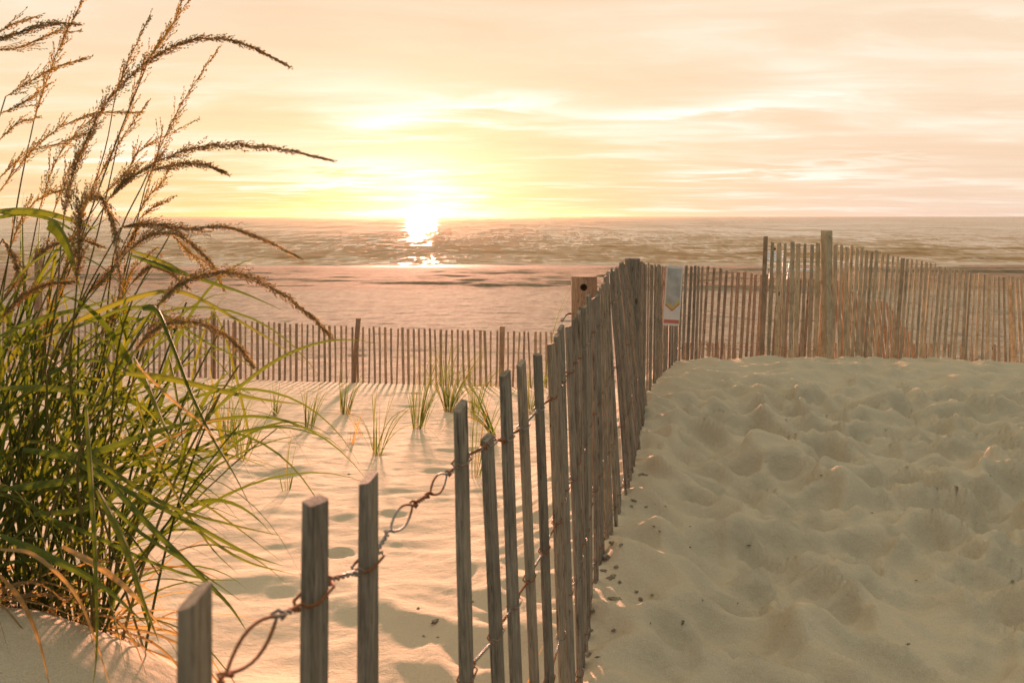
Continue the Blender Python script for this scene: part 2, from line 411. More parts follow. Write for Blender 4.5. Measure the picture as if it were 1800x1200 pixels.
def mk_wood(name, c0, c1, green=0.0):
    m, b = mat(name)
    oi = b.n('ShaderNodeObjectInfo'); tc = b.n('ShaderNodeTexCoord')
    off = b.n('ShaderNodeCombineXYZ', {0: b.m('MULTIPLY', oi.outputs['Random'], 37.0), 1: b.m('MULTIPLY', oi.outputs['Random'], 91.0), 2: b.m('MULTIPLY', oi.outputs['Random'], 13.0)}).outputs[0]
    v = b.n('ShaderNodeVectorMath', {0: tc.outputs['Object'], 1: off}, operation='ADD').outputs[0]
    st = b.n('ShaderNodeMapping', {'Vector': v, 'Scale': (1, 1, .07)}).outputs[0]
    g1 = b.noise(st, 190, 6, .68, .3); g2 = b.noise(st, 700, 3, .7); g3 = b.noise(v, 9, 4, .6)
    f = b.m('ADD', b.m('MULTIPLY', g1, .62), b.m('MULTIPLY', g2, .38))
    c = b.mix(b.mr(f, .36, .64), c0, c1)
    c = b.mix(b.m('MULTIPLY', b.mr(g3, .45, .75), .45), c, tuple(x * .55 for x in c0))
    crk = b.noise(b.n('ShaderNodeMapping', {'Vector': v, 'Scale': (1, 1, .035)}).outputs[0], 95, 3, .5)
    line = b.m('MULTIPLY', b.mr(b.m('ABSOLUTE', b.m('SUBTRACT', crk, .5)), .012, .003), b.mr(b.noise(v, 14, 3), .45, .6))
    c = b.mix(b.m('MULTIPLY', line, .8), c, (.03, .024, .018))
    kn = b.n('ShaderNodeTexVoronoi', {'Vector': b.n('ShaderNodeMapping', {'Vector': v, 'Scale': (1, 1, .45)}).outputs[0], 'Scale': 7.0}).outputs['Distance']
    c = b.mix(b.m('MULTIPLY', b.mr(kn, .075, .05), .75), c, (.045, .032, .022))
    c = b.mix(b.m('MULTIPLY', b.mr(b.noise(v, 3.1, 3, .6), .52, .68), .35), c, (.20, .20, .17))
    f = b.m('SUBTRACT', f, b.m('MULTIPLY', line, 1.2))
    # each slat has weathered a little differently
    c = b.mix(1.0, c, b.ramp(oi.outputs['Random'], [(0, (.72, .70, .68)), (.5, (.95, .95, .95)), (1, (1.18, 1.08, .98))]), 'MULTIPLY')
    bp = b.n('ShaderNodeBump', {'Height': f, 'Strength': .9, 'Distance': .0016})
    p = principled(b, Base_Color=c, Roughness=.88, Normal=bp.outputs[0])
    p.inputs['Specular IOR Level'].default_value = .25
    out(b, p.outputs[0]); return m

def mk_wire(name, rust):
    m, b = mat(name)
    g = b.n('ShaderNodeNewGeometry')
    n = b.noise(g.outputs['Position'], 14, 4, .6); n2 = b.noise(g.outputs['Position'], 300, 3, .6)
    r = b.mr(n, .58 - rust * .25, .66 - rust * .25)
    c = b.mix(r, (.22, .22, .21), b.mix(n2, (.07, .022, .008), (.30, .11, .035)))
    p = principled(b, Base_Color=c, Roughness=b.mr(r, 0, 1, .6, .9), Metallic=b.mr(r, 0, 1, .35, 0.0),
                   Normal=b.n('ShaderNodeBump', {'Height': n2, 'Strength': .5, 'Distance': .0006}).outputs[0])
    out(b, p.outputs[0]); return m

def mk_leaf(name, stops, trans=.5, tcol=(1, 1, 1)):
    m, b = mat(name)
    g = b.n('ShaderNodeNewGeometry')
    n = b.noise(g.outputs['Position'], 9, 3)
    f = b.m('ADD', b.m('MULTIPLY', g.outputs['Random Per Island'], .8), b.m('MULTIPLY', n, .25))
    c = b.ramp(f, stops)
    d = principled(b, Base_Color=c, Roughness=.68); d.inputs['Specular IOR Level'].default_value = .25
    t = b.n('ShaderNodeBsdfTranslucent', {'Color': b.mix(1.0, b.mix(1.0, c, (*tcol, 1), 'MULTIPLY'), (2.4, 2.2, 1.6), 'MULTIPLY')})
    out(b, b.n('ShaderNodeMixShader', {0: trans, 1: d.outputs[0], 2: t.outputs[0]}).outputs[0]); return m
def mk_plain(name, c, rough=.7, var=.15, scale=20):
    m, b = mat(name)
    g = b.n('ShaderNodeNewGeometry'); n = b.noise(g.outputs['Position'], scale, 4, .6)
    cc = b.mix(b.mr(n, .3, .7), tuple(x * (1 - var) for x in c), tuple(min(1, x * (1 + var)) for x in c))
    p = principled(b, Base_Color=cc, Roughness=rough)
    out(b, p.outputs[0]); return m

M_SAND = mk_sand(); M_SEA = mk_sea()
M_WOOD = mk_wood("weathered_wood", (.145, .124, .103), (.345, .30, .25))
M_WOOD_R = mk_wood("weathered_wood_red", (.27, .18, .12), (.52, .375, .26))
M_WOOD_B = mk_wood("weathered_wood_tan", (.35, .275, .18), (.68, .56, .41))
M_WIRE = mk_wire("rusty_wire", .55); M_WIRE_G = mk_wire("fence_wire", .3)
M_LEAF = mk_leaf("grass_leaf", [(0, (.042, .066, .016)), (.5, (.070, .096, .022)), (.84, (.115, .125, .03)), (.94, (.19, .16, .05)), (1, (.27, .17, .07))], .33, (.9, 1.0, .3))
M_STEM = mk_leaf("grass_stem", [(0, (.07, .09, .02)), (1, (.16, .13, .04))], .25)
M_SEED = mk_leaf("seed_head_brown", [(0, (.16, .115, .06)), (.6, (.28, .215, .12)), (1, (.44, .36, .22))], .42, (1, 1, .65))
M_GOLD = mk_leaf("seed_head_golden", [(0, (.20, .15, .055)), (.6, (.33, .26, .10)), (1, (.46, .38, .18))], .48, (1, 1, .55))
M_TUFT = mk_leaf("dune_grass_leaf", [(0, (.05, .085, .022)), (.6, (.09, .12, .03)), (.85, (.16, .13, .05)), (1, (.24, .13, .07))], .3, (.9, 1, .4))
M_DRY = mk_leaf("dry_leaf", [(0, (.17, .11, .06)), (1, (.34, .25, .14))], .3, (1, .95, .6))
M_CLOD = mk_plain("damp_clod", (.19, .16, .12), .97, .45, 90)
M_WHITE = mk_plain("white_paint", (.86, .87, .88), .55, .06, 5)

# ================================================================== sand: one sheet from behind the camera to beyond the horizon's foot
def build_sand():
    C = 3.0
    ys = [-4.0]
    while ys[-1] < 92:
        y = ys[-1]
        d = .0042 * (y + C) if y > -1.0 else .25
        if y > 14: d = .0042 * (y + C) * 1.1
        if 1.2 < y < 9: d = min(d, .022)
        ys.append(y + max(d, .012))
    ys = np.array(ys)
    tin = np.linspace(-.78, .78, 620)
    tout = .78 + np.cumsum(np.linspace(.004, .16, 34))
    ts = np.concatenate([-tout[::-1], tin, tout])
    T, Yg = np.meshgrid(ts, ys)
    Xg = T * (np.maximum(Yg, -1.0) + C)
    Zg = terrain(Xg, Yg, True)
    nr, nc = T.shape
    V = np.stack([Xg, Yg, Zg], -1).reshape(-1, 3)
    i = np.arange(nr * nc).reshape(nr, nc)
    Fq = np.stack([i[:-1, :-1], i[:-1, 1:], i[1:, 1:], i[1:, :-1]], -1).reshape(-1, 4)
    o = link('sand', np_mesh('sand', V, Fq, True, M_SAND)); tag(o, kind='structure')
    print('sand verts', len(V))
build_sand()

def build_sea():
    Z0 = -4.0
    rows = [60.0]
    while rows[-1] < 900:
        rows.append(rows[-1] + max(.12, (rows[-1] / 60) ** 2 * .13))
    while rows[-1] < 45000: rows.append(rows[-1] * 1.12)
    ys = np.array(rows)
    ts = np.concatenate([-.8 - np.cumsum(np.linspace(.02, .25, 16))[::-1], np.linspace(-.8, .8, 900), .8 + np.cumsum(np.linspace(.02, .25, 16))])
    T, Yg = np.meshgrid(ts, ys); Xg = T * Yg
    rng = np.random.RandomState(5)
    H = np.zeros_like(Xg); DX = np.zeros_like(Xg); DY = np.zeros_like(Xg)
    fade = 1 / (1 + (Yg / 1400) ** 2)
    wob = 3.0 * fbm(Xg * .02, Yg * .02, 3, 3)
    for lam, amp, n in ((26, .022, 3), (14, .026, 5), (8, .026, 7), (4.6, .024, 9), (2.6, .018, 9), (1.6, .009, 8)):
        lim = np.clip(1.6 - Yg * Yg / (4.0 * F * .57) / lam * .9, 0, 1)      # wave trains finer than the mesh are left to the bump
        for j in range(n):
            a = rng.normal(R(-90), R(26 if lam > 10 else 42)); l = lam * rng.uniform(.75, 1.3)
            kx, ky = math.cos(a) * 2 * math.pi / l, math.sin(a) * 2 * math.pi / l
            ph = kx * Xg + ky * Yg + rng.uniform(0, 6.28) + wob * (6.28 / l) * .25
            A = amp * rng.uniform(.6, 1.2) * lim * fade
            H += A * np.sin(ph); q = A * .75 * np.cos(ph); DX += q * math.cos(a); DY += q * math.sin(a)
    mod = .55 + 1.0 * (fbm(Xg * .022, Yg * .035, 9, 3) + .45); H *= np.clip(mod, .15, 1.8)
    shore = sstep(64, 80, Yg); H *= .6 + .4 * shore
    # small breakers close in
    for (cy, cx, wd, hh) in ((84, 36, 11, .62), (96, 52, 12, .6), (78, 58, 9, .5), (88, -4, 9, .34), (76, -20, 10, .28), (104, 12, 10, .35), (80, 18, 7, .28), (118, -38, 14, .4), (74, 44, 9, .35)):
        yc = cy + 1.2 * np.sin(Xg * .18 + cx)
        e = (Yg - yc); prof = np.where(e < 0, np.exp(-(e / .55) ** 2), np.exp(-(e / 1.8) ** 2))
        H += .5 * hh * prof * np.exp(-((Xg - cx) / wd) ** 2)
    nr, nc = T.shape
    V = np.stack([Xg + DX, Yg + DY, Z0 + H], -1).reshape(-1, 3)
    i = np.arange(nr * nc).reshape(nr, nc)
    Fq = np.stack([i[:-1, :-1], i[:-1, 1:], i[1:, 1:], i[1:, :-1]], -1).reshape(-1, 4)
    o = link('sea', np_mesh('sea', V, Fq, True, M_SEA)); tag(o, kind='structure')
    print('sea verts', len(V))
build_sea()

# ================================================================== fence slats
def slat_mesh(L, w=.038, t=.011, seed=0, m=None, wedge=None):
    """rough sawn lath, its foot at the origin, long side along X"""
    rnd = random.Random(seed); mb = MB()
    n = max(4, int(L / .09)); rings = []
    c = .0022
    prof = [(-w/2 + c, -t/2), (w/2 - c, -t/2), (w/2, -t/2 + c), (w/2, t/2 - c), (w/2 - c, t/2), (-w/2 + c, t/2), (-w/2, t/2 - c), (-w/2, -t/2 + c)]
    bow = rnd.uniform(-.006, .006); bow2 = rnd.uniform(-.0015, .0015); tw = rnd.uniform(-.10, .10)
    V = []; Fc = []
    cut = rnd.uniform(-.005, .005); cut2 = rnd.uniform(-.002, .002)
    for i in range(n + 1):
        z = L * i / n; s = i / n
        dw = 1 + rnd.uniform(-.025, .025); a = tw * s
        for (x, y) in prof:
            xx = x * dw + rnd.uniform(-.0004, .0004); yy = y + rnd.uniform(-.0003, .0003)
            zz = z
            if i == n: zz += cut * x / (w/2) + cut2 * y / (t/2); xx *= .97; yy *= .93
            X = xx * math.cos(a) - yy * math.sin(a) + bow * math.sin(math.pi * s)
            Yy = xx * math.sin(a) + yy * math.cos(a) + bow2 * math.sin(math.pi * s * 1.4)
            V.append((X, Yy, zz))
    for i in range(n):
        for j in range(8):
            Fc.append((i*8+j, i*8+(j+1) % 8, (i+1)*8+(j+1) % 8, (i+1)*8+j))
    Fc.append(tuple(range(8))[::-1]); Fc.append(tuple(n*8+j for j in range(8)))
    me = bpy.data.meshes.new('slat'); me.from_pydata(V, [], Fc); me.update()
    if m: me.materials.append(m)
    return me
LIB = {}
def put_slat(base, top, tangent, m, parent, key, origin, yaw=0.0, far=False, w=.038, t=.011, label=None):
    base, top = Vector(base), Vector(top)
    L = (top - base).length; z = (top - base).normalized()
    x = Vector((tangent[0], tangent[1], 0)); x = (x - z * x.dot(z)).normalized(); y = z.cross(x)
    q = Matrix((x, y, z)).transposed()
    if yaw: q = q @ Matrix.Rotation(yaw, 3, 'Z')
    Lq = round(L / .05) * .05
    kk = (m.name, key, Lq, w, t)
    if kk not in LIB: LIB[kk] = slat_mesh(Lq, w, t, hash((key, int(Lq * 100))) % 9999, m)
    o = link('slat', LIB[kk], parent)
    o.matrix_basis = Matrix.Translation(base - Vector(origin)) @ q.to_4x4() @ Matrix.Diagonal((1, 1, L / Lq, 1))
    if label: o['label'] = label
    return o
def merge(objs, name, parent):
    """join finished slats into one mesh (the ones past the first hundred)"""
    V = []; Fs = []; m = objs[0].data.materials[0]
    for o in objs:
        k0 = len(V); V += [tuple(o.matrix_basis @ v.co) for v in o.data.vertices]
        Fs += [tuple(i + k0 for i in p.vertices) for p in o.data.polygons]
        me = o.data; bpy.data.objects.remove(o)
    me = bpy.data.meshes.new(name); me.from_pydata(V, [], Fs); me.update(); me.materials.append(m)
    o = link(name, me, parent); o['kind'] = 'stuff'; return o
def walk(xy, zs, step, y0, y1, jit=.1, rnd=random):
    """points every step metres along a polyline in plan"""
    pts = np.array(xy); seg = np.hypot(*np.diff(pts, axis=0).T); L = np.concatenate([[0], np.cumsum(seg)])
    s = np.interp(y0, pts[:, 1], L) if y0 is not None else 0; e = np.interp(y1, pts[:, 1], L) if y1 is not None else L[-1]
    r = []
    while s < e:
        if callable(step): stp = step(900 + F * float(np.interp(s, L, pts[:, 0])) / float(np.interp(s, L, pts[:, 1])))
        else: stp = step
        x = np.interp(s, L, pts[:, 0]); y = np.interp(s, L, pts[:, 1])
        x2 = np.interp(s + .02, L, pts[:, 0]); y2 = np.interp(s + .02, L, pts[:, 1])
        if s + .02 > L[-1]: x2, y2 = x + (pts[-1, 0] - pts[-2, 0]), y + (pts[-1, 1] - pts[-2, 1])
        t = Vector((x2 - x, y2 - y)).normalized()
        r.append((float(x), float(y), t, float(s)))
        s += stp * rnd.uniform(1 - jit, 1 + jit)
    return r
def wires(slots, zs, m, parent, origin, r=.0013, fine=6.0, seed=1):
    """slots: (x, y, top z, tangent, has_slat). Two strands pass either side of each slat and twist in between."""
    rnd = random.Random(seed)
    for wi, zoff in enumerate(zs):
        prev = None
        A = []; B = []; mb = MB(); far = []
        for i, (x, y, zt, t, has, bs) in enumerate(slots):
            dz = zoff(y) if callable(zoff) else zoff
            z = zt + dz + rnd.uniform(-.006, .006)
            fr = -dz / max(.3, zt - bs[2]); x = x + (bs[0] - x) * fr; y = y + (bs[1] - y) * fr
            if y > fine:
                n = Vector((-t[1], t[0], 0)); far.append(Vector((x, y, z)) + n * .008 * (1 if i % 2 else -1)); continue
            n = Vector((-t[1], t[0], 0)); c = Vector((x, y, z)); T = Vector((t[0], t[1], 0))
            half = .021 if has else .036; hw = half; th = .0098 if has else .002
            if i > 0:
                x0, y0_, zt0, t0, has0, c0 = prev
                a0 = c0 + Vector((t0[0], t0[1], 0)) * h0; a1 = c - T * half
                turns = max(1, round((a1 - a0).length / .02)) + .5
                A0 = (A[-1] - c0).dot(Vector((-t0[1], t0[0], 0)))
                N = int(turns * 6)
                for q in range(N + 1):
                    s = q / N; p = a0.lerp(a1, s); ph = s * turns * 2 * math.pi + (0 if (A0 >= 0) else math.pi)
                    rr = r * 1.05 + (.006) * (max(0, 1 - s * 7) + max(0, 1 - (1 - s) * 7)) * .6
                    off = n * math.cos(ph) * rr + Vector((0, 0, 1)) * math.sin(ph) * rr
                    A.append(p + off); B.append(p - off)
            sgn = 1 if not A or (A[-1] - c).dot(n) >= 0 else -1
            if has:
                A.append(c + n * th * sgn - T * .014); A.append(c + n * th * sgn + T * .014)
                B.append(c - n * th * sgn - T * .014); B.append(c - n * th * sgn + T * .014)
            else:                                     # a slat is gone here: the loop stands open
                for q in range(9):
                    s = -1 + q / 4; k = (1 - s * s) * .0085
                    up = Vector((0, 0, 1)) * k + n * k * .35
                    A.append(c + T * s * .034 + up * sgn); B.append(c + T * s * .034 - up * sgn)
            prev = (x, y, zt, t, has, c); h0 = half
        O = Vector(origin)
        if len(A) > 1:
            mb.tube([p - O for p in A], r, 6); mb.tube([p - O for p in B], r, 6)
        if len(far) > 1:
            if A: far.insert(0, A[-1])
            pp = []
            for i in range(len(far) - 1):
                for q in range(3): 
                    p = far[i].lerp(far[i + 1], q / 3) - O; p.z += -.004 * math.sin(math.pi * q / 3); pp.append(p)
            mb.tube(pp, .0021, 4)
        mb.build('wire', m, parent, True)

# ---- fence beside the path
A_TOPZ = np.array([(-.5, -.20), (.1, -.20), (.435, -.208), (.6, -.216), (.707, -.231), (1.02, -.241), (1.29, -.252), (1.43, -.262), (1.6, -.277), (1.8, -.282), (2.07, -.275), (2.3, -.266), (2.6, -.266), (2.95, -.27), (3.25, -.237),
                    (4.0, -.25), (4.8, -.255), (5.0, -.27), (5.6, -.34), (6.4, -.40), (6.9, -.42), (7.5, -.55), (8.1, -.64), (8.65, -.70), (8.9, -.92), (9.4, -1.0), (9.6, -1.2), (9.9, -1.42)])
A_WZ = lambda y: float(np.interp(y, [.4, .5, .6, .7, .8, 1.02, 1.17, 1.3, 1.45, 1.6, 1.8, 2.3, 3, 4, 5, 6.4, 7.6, 9.9],
                                 [-.068, -.063, -.073, -.074, -.066, -.073, -.087, -.102, -.108, -.11, -.12, -.13, -.12, -.14, -.14, -.14, -.14, -.14]))
def fence_a():
    org = (.84, 5.0, ground(.84, 5.0))
    root = empty('slat_fence', org)
    tag(root, 'long grey weathered slat fence running from the foreground along the trodden path', 'fence')
    rnd = random.Random(3)
    ys = [.435, .507, .6, .707, .796, .92, 1.02, 1.17, 1.29, 1.43, 1.6, 1.78]
    gone = {.507, .796, .92}; short = {1.17: .075}
    yy = 1.78
    while yy < 5.0:
        yy += (.100 if yy < 2.5 else (.088 if yy < 3.2 else .076)) * rnd.uniform(.82, 1.18); ys.append(round(yy, 3))
    slots = []; S = []
    for y in ys:
        xb = np.interp(y, AB[:, 1], AB[:, 0]); xt = np.interp(y, AT[:, 1], AT[:, 0]); slots.append((y, xb, xt, y not in gone))
    rows = []
    for (y, xb, xt, has) in slots:
        xb2 = np.interp(y + .05, AT[:, 1], AT[:, 0]); t = Vector((xb2 - xt, .05)).normalized()
        rows.append((xb, y, xt, y, t, has))
    bl = walk(AB, None, lambda px: float(np.interp(px, [1120, 1180, 1230], [.066, .072, .088])), 5.04, None, .12, rnd)
    for (x, y, t, s) in bl:
        xt = np.interp(y, AT[:, 1], AT[:, 0]) ; rows.append((x, y, xt, y, t, True))
    objs = []
    wslots = []
    for i, (xb, yb, xt, yt, t, has) in enumerate(rows):
        zt = float(np.interp(yt, A_TOPZ[:, 0], A_TOPZ[:, 1]))
        if not has: wslots.append((xt, yt, zt, t, has, (xb, yb, ground(xb, yb)))); continue
        ztop = zt + rnd.uniform(-.012, .012) * (1 if yt > 1.9 else .15)
        if yb in short: ztop -= short[yb]
        g = min(ground(xb, yb), zt - .75) - .06
        jy = rnd.uniform(-.01, .01)
        if yt < 5: lean_y = rnd.uniform(-.02, .02)
        else: lean_y = rnd.uniform(-.012, .012)
        if yt < .8: lean_y = 0
        dx = rnd.uniform(-.006, .006) if yt > 1.9 else 0
        top = (xt + dx, yt + jy, ztop); base = (xb + dx, yb + jy + lean_y, g)
        if yt > 5: base = (xt - .09 * (1 if yt < 8.4 else -2.0) * t[0] + dx, yt - .09 * (1 if yt < 8.4 else -2.0) * t[1] + lean_y, g)
        wslots.append((top[0], top[1], zt, t, has, base))
        yaw = (-.03 - abs(rnd.gauss(0, .08)) if yt < 3.2 else rnd.gauss(0, .12)) if yt > .8 else {.435: .10, .6: -.12, .707: .02}.get(yt, 0)
        o = put_slat(base, top, t, M_WOOD if yt < 8.2 else M_WOOD_R, root, ('a', i if yt < 2.2 else i % 11), org, yaw, label=None, t=.010 if yt < 2.3 else .011, w=.029 if yt < .65 else (.034 if yt < 1.1 else .038))
        if yb in short: o['label'] = 'short broken grey slat ending below the top wire'
        objs.append((yt, o))
    rest = [o for (y, o) in objs[100:]]
    if rest: merge(rest, 'slat_row', root)
    print('fence a slats', len(objs))
    wires(wslots, [lambda y: A_WZ(y), lambda y: A_WZ(y) - .272, lambda y: A_WZ(y) - .53, lambda y: A_WZ(y) - .78], M_WIRE, root, org, .00128, 4.6)
    # square post standing in the line, with its split top
    mb = MB(); mb.box((0, 0, .45), (.088, .075, 1.15), Matrix.Rotation(-.2, 3, 'Z'))
    p = mb.build('post', M_WOOD, root); p.location = Vector((.735, 4.86, -.252 - 1.025)) - Vector(org)
    bevel(p, .004)
    # stray end of wire curling from the round post
    return root
def bevel(o, w=.003, seg=1):
    md = o.modifiers.new('bevel', 'BEVEL'); md.width = w; md.segments = seg
fence_a()

def round_post():
    x, y = (1027 - 900) / F * 3.75, 3.75
    top = -(485 - 381) / F * y; g = ground(x, y) - .1
    root = empty('round_post', (x, y, g)); L = top - g
    tag(root, 'thick round timber post with a dark knot behind the fence', 'post')
    V = []; Fc = []; n = 28; r = .062; m = 14; rnd = random.Random(2)
    for i in range(m + 1):
        for j in range(n):
            a = 2 * math.pi * j / n
            rr = r * (1 + .02 * math.sin(3 * a + i * .3) + rnd.uniform(-.006, .006))
            if i == m: rr *= .985
            V.append((rr * math.cos(a), rr * math.sin(a), L * i / m))
    for i in range(m):
        for j in range(n): Fc.append((i*n+j, i*n+(j+1) % n, (i+1)*n+(j+1) % n, (i+1)*n+j))
    Fc.append(tuple(m*n+j for j in range(n)))
    mb = MB(); mb.add(V, Fc); mb.build('post_shaft', M_WOOD_R, root)
    # knot: a small sunk plug facing the viewer
    mb = MB(); ring = []
    c = Vector((-.008, -.0615, L - .048))
    fs = []; vs = [c + Vector((0, .004, 0))]
    for j in range(14):
        a = 2 * math.pi * j / 14; vs.append(c + Vector((math.cos(a) * .013, .0012, math.sin(a) * .012)))
    for j in range(14): vs.append(c + Vector((math.cos(2 * math.pi * j / 14) * .017, .004, math.sin(2 * math.pi * j / 14) * .016)))
    for j in range(14): fs.append((0, 1 + j, 1 + (j + 1) % 14)); fs.append((1 + j, 15 + j, 15 + (j + 1) % 14, 1 + (j + 1) % 14))
    mb.add([v + Vector((0, -.004, 0)) for v in vs], fs + [f[::-1] for f in fs]); mb.build('knot', mk_plain('knot_dark', (.03, .016, .01), .9, .3, 200), root, False)
    # wire tied round the post, ending in a small hook
    pts = []
    for i in range(22):
        a = R(200 + i * 9.0); pts.append((.066 * math.cos(a), .066 * math.sin(a), L - .175 + .004 * math.sin(i)))
    hook = [(-.062, -.03, L - .172), (-.075, -.035, L - .171), (-.088, -.038, L - .18), (-.10, -.04, L - .20), (-.107, -.04, L - .206), (-.112, -.038, L - .20), (-.107, -.036, L - .194), (-.101, -.038, L - .20), (-.104, -.045, L - .208)]
    mb = MB(); mb.tube(pts, .0018, 6); mb.tube(hook, .0026, 6); mb.tube([(p[0] - .002, p[1] + .002, p[2] - .004) for p in hook[:6]], .002, 6)
    mb.build('wire', M_WIRE, root, True)
round_post()

# ---- newer fence across the head of the path
def fence_b():
    line = np.array([(346 + 1000, 6.8, 420), (1372, 6.85, 428), (1445, 7.0, 428), (1480, 7.1, 430), (1560, 7.5, 446), (1650, 8.15, 466), (1720, 8.65, 481), (1765, 9.0, 486), (1800, 9.3, 489), (1860, 9.9, 500), (1930, 10.6, 512)], float)
    xy = np.stack([(line[:, 0] - 900) / F * line[:, 1], line[:, 1]], 1)
    zt = -(line[:, 2] - 381) / F * line[:, 1]
    org = (2.78, 7.0, ground(2.78, 7.0)); root = empty('slat_fence', org)
    tag(root, 'tan slat fence with a tall square post behind the crest of the path', 'fence')
    rnd = random.Random(9); ws = []; n = 0
    for (x, y, t, s) in walk(xy, None, lambda px: float(np.interp(px, [1345, 1450, 1560, 1650, 1720], [.070, .070, .090, .108, .112])), None, None, .12, rnd):
        z = float(np.interp(x, xy[:, 0], zt)) + rnd.uniform(-.012, .012)
        px = 900 + F * x / y
        lean = float(np.interp(px, [1345, 1400, 1470, 1560, 1660, 1740, 1765, 1800], [.05, .03, .04, .17, .17, .09, -.08, -.16]))
        L = 1.17
        ws.append((x, y, z, t, True, (x - lean * t[0], y - lean * t[1], z - L)))
        if 1447 < px < 1466: continue
        base = (x - lean * t[0] + rnd.uniform(-.008, .008), y - lean * t[1] + rnd.uniform(-.02, .02), z - L)
        m = M_WOOD_B
        lab = None
        if n == 0: lab = 'reddish end slat standing slightly taller'; m = M_WOOD_R; z += .03
        o = put_slat(base, (x, y, z), t, m, root, ('b', n % 12), org, rnd.gauss(0, .2), t=.010, w=.042, label=lab); n += 1
    print('fence b slats', n)
    wires(ws, [-.155, -.42, -.67, -.93], M_WIRE_G, root, org, .0016, 3.0, 4)
    mb = MB(); mb.box((0, 0, .65), (.066, .075, 1.5), Matrix.Rotation(.35, 3, 'Z'))
    p = mb.build('post', M_WOOD_B, root); bevel(p, .003)
    p.location = Vector(((1453 - 900) / F * 6.98, 6.98, -.12 - 1.4)) - Vector(org)
    for px, y, tp in ((1790, 9.12, 500),):
        mb = MB(); mb.box((0, 0, .6), (.035, .05, 1.3), Matrix.Rotation(.7, 3, 'Z')); p = mb.build('post', M_WOOD_B, root); bevel(p, .003)
        p.location = Vector(((px - 900) / F * y, y + .05, -(tp - 381) / F * y - 1.25)) - Vector(org); p.rotation_euler = (0, R(-3), 0)
    # torn tail of wire at the loose end
    mb = MB(); a = Vector((xy[0, 0], xy[0, 1], 0)) - Vector((org[0], org[1], 0)); zz = -.19 - .93 - org[2]
    mb.tube([a + Vector((-.03, 0, zz + .12)), a + Vector((0, -.01, zz + .10)), a + Vector((.07, -.01, zz + .03)), a + Vector((.16, 0, zz))], .0018, 5)
    mb.build('loose_wire', M_WIRE_G, root, True)
fence_b()

# ---- fence at the foot of the dune, two runs
def fence_c(name_label, x0, x1, zfun, yfun, posts, mt, seed, rest_far=True, spacing=.0915):
    xm = (x0 + x1) / 2; org = (xm, yfun(xm), ground(xm, yfun(xm))); root = empty('slat_fence', org)
    tag(root, name_label, 'fence')
    rnd = random.Random(seed); x = x0; objs = []; ws = []
    while x < x1:
        y = yfun(x); z = zfun(x) + rnd.uniform(-.014, .014)
        l = rnd.gauss(0, .008)
        w = .034 * rnd.uniform(.85, 1.25)
        w = .030 if w < .032 else (.036 if w < .038 else .044)
        base = (x + l, y + rnd.uniform(-.015, .015), z - 1.08)
        o = put_slat(base, (x - l, y, z), (1, .03), mt, root, ('c', rnd.randrange(9)), org, rnd.gauss(0, .15), w=w)
        objs.append((abs(x), o)); ws.append((x, y, z, Vector((1, .03)).normalized(), True, base)); x += spacing * rnd.uniform(.93, 1.07)
    objs.sort(key=lambda q: q[0])
    if len(objs) > 100: merge([o for _, o in objs[100:]], 'slat_row', root)
    print(name_label[:20], len(objs))
    wires(ws, [-.12, -.36, -.60, -.83], M_WIRE_G, root, org, .0016, 1.0, seed)
    for (px, tp, w, lean) in posts:
        y = yfun((px - 900) / F * 13.2) + .06; xx = (px - 900) / F * y; zt = -(tp - 381) / F * y; zb = ground(xx, y) - .2
        mb = MB(); mb.bar((xx - lean - org[0], y - org[1], zb - org[2]), (xx - org[0], y - org[1], zt - org[2]), w, w * .8)
        p = mb.build('post', M_WOOD_R, root); bevel(p, .004)
zc = lambda x: float(np.interp(x, [-12, -8.2, -5, -2.8, .66, 1.2], [-1.48, -1.55, -1.66, -1.80, -1.935, -1.96]))
yc = lambda x: float(np.interp(x, [-12, -8.2, .66, 2, 12], [12.6, 12.8, 13.3, 13.5, 13.9]))
fence_c('low reddish slat fence between the small grass tufts and the beach', -10.2, 1.1, zc, yc,
        [(68, 436, .10, .02), (375, 548, .07, .0), (630, 559, .085, .09), (883, 573, .11, .02), (412, 566, .06, 0)], M_WOOD_R, 21)
fence_c('low orange brown slat fence glimpsed through the tan fence', 2.35, 9.6, lambda x: -2.13 - .012 * (x - 3), yc,
        [(1484, 478, .10, .0)], M_WOOD_R, 22, spacing=.098)

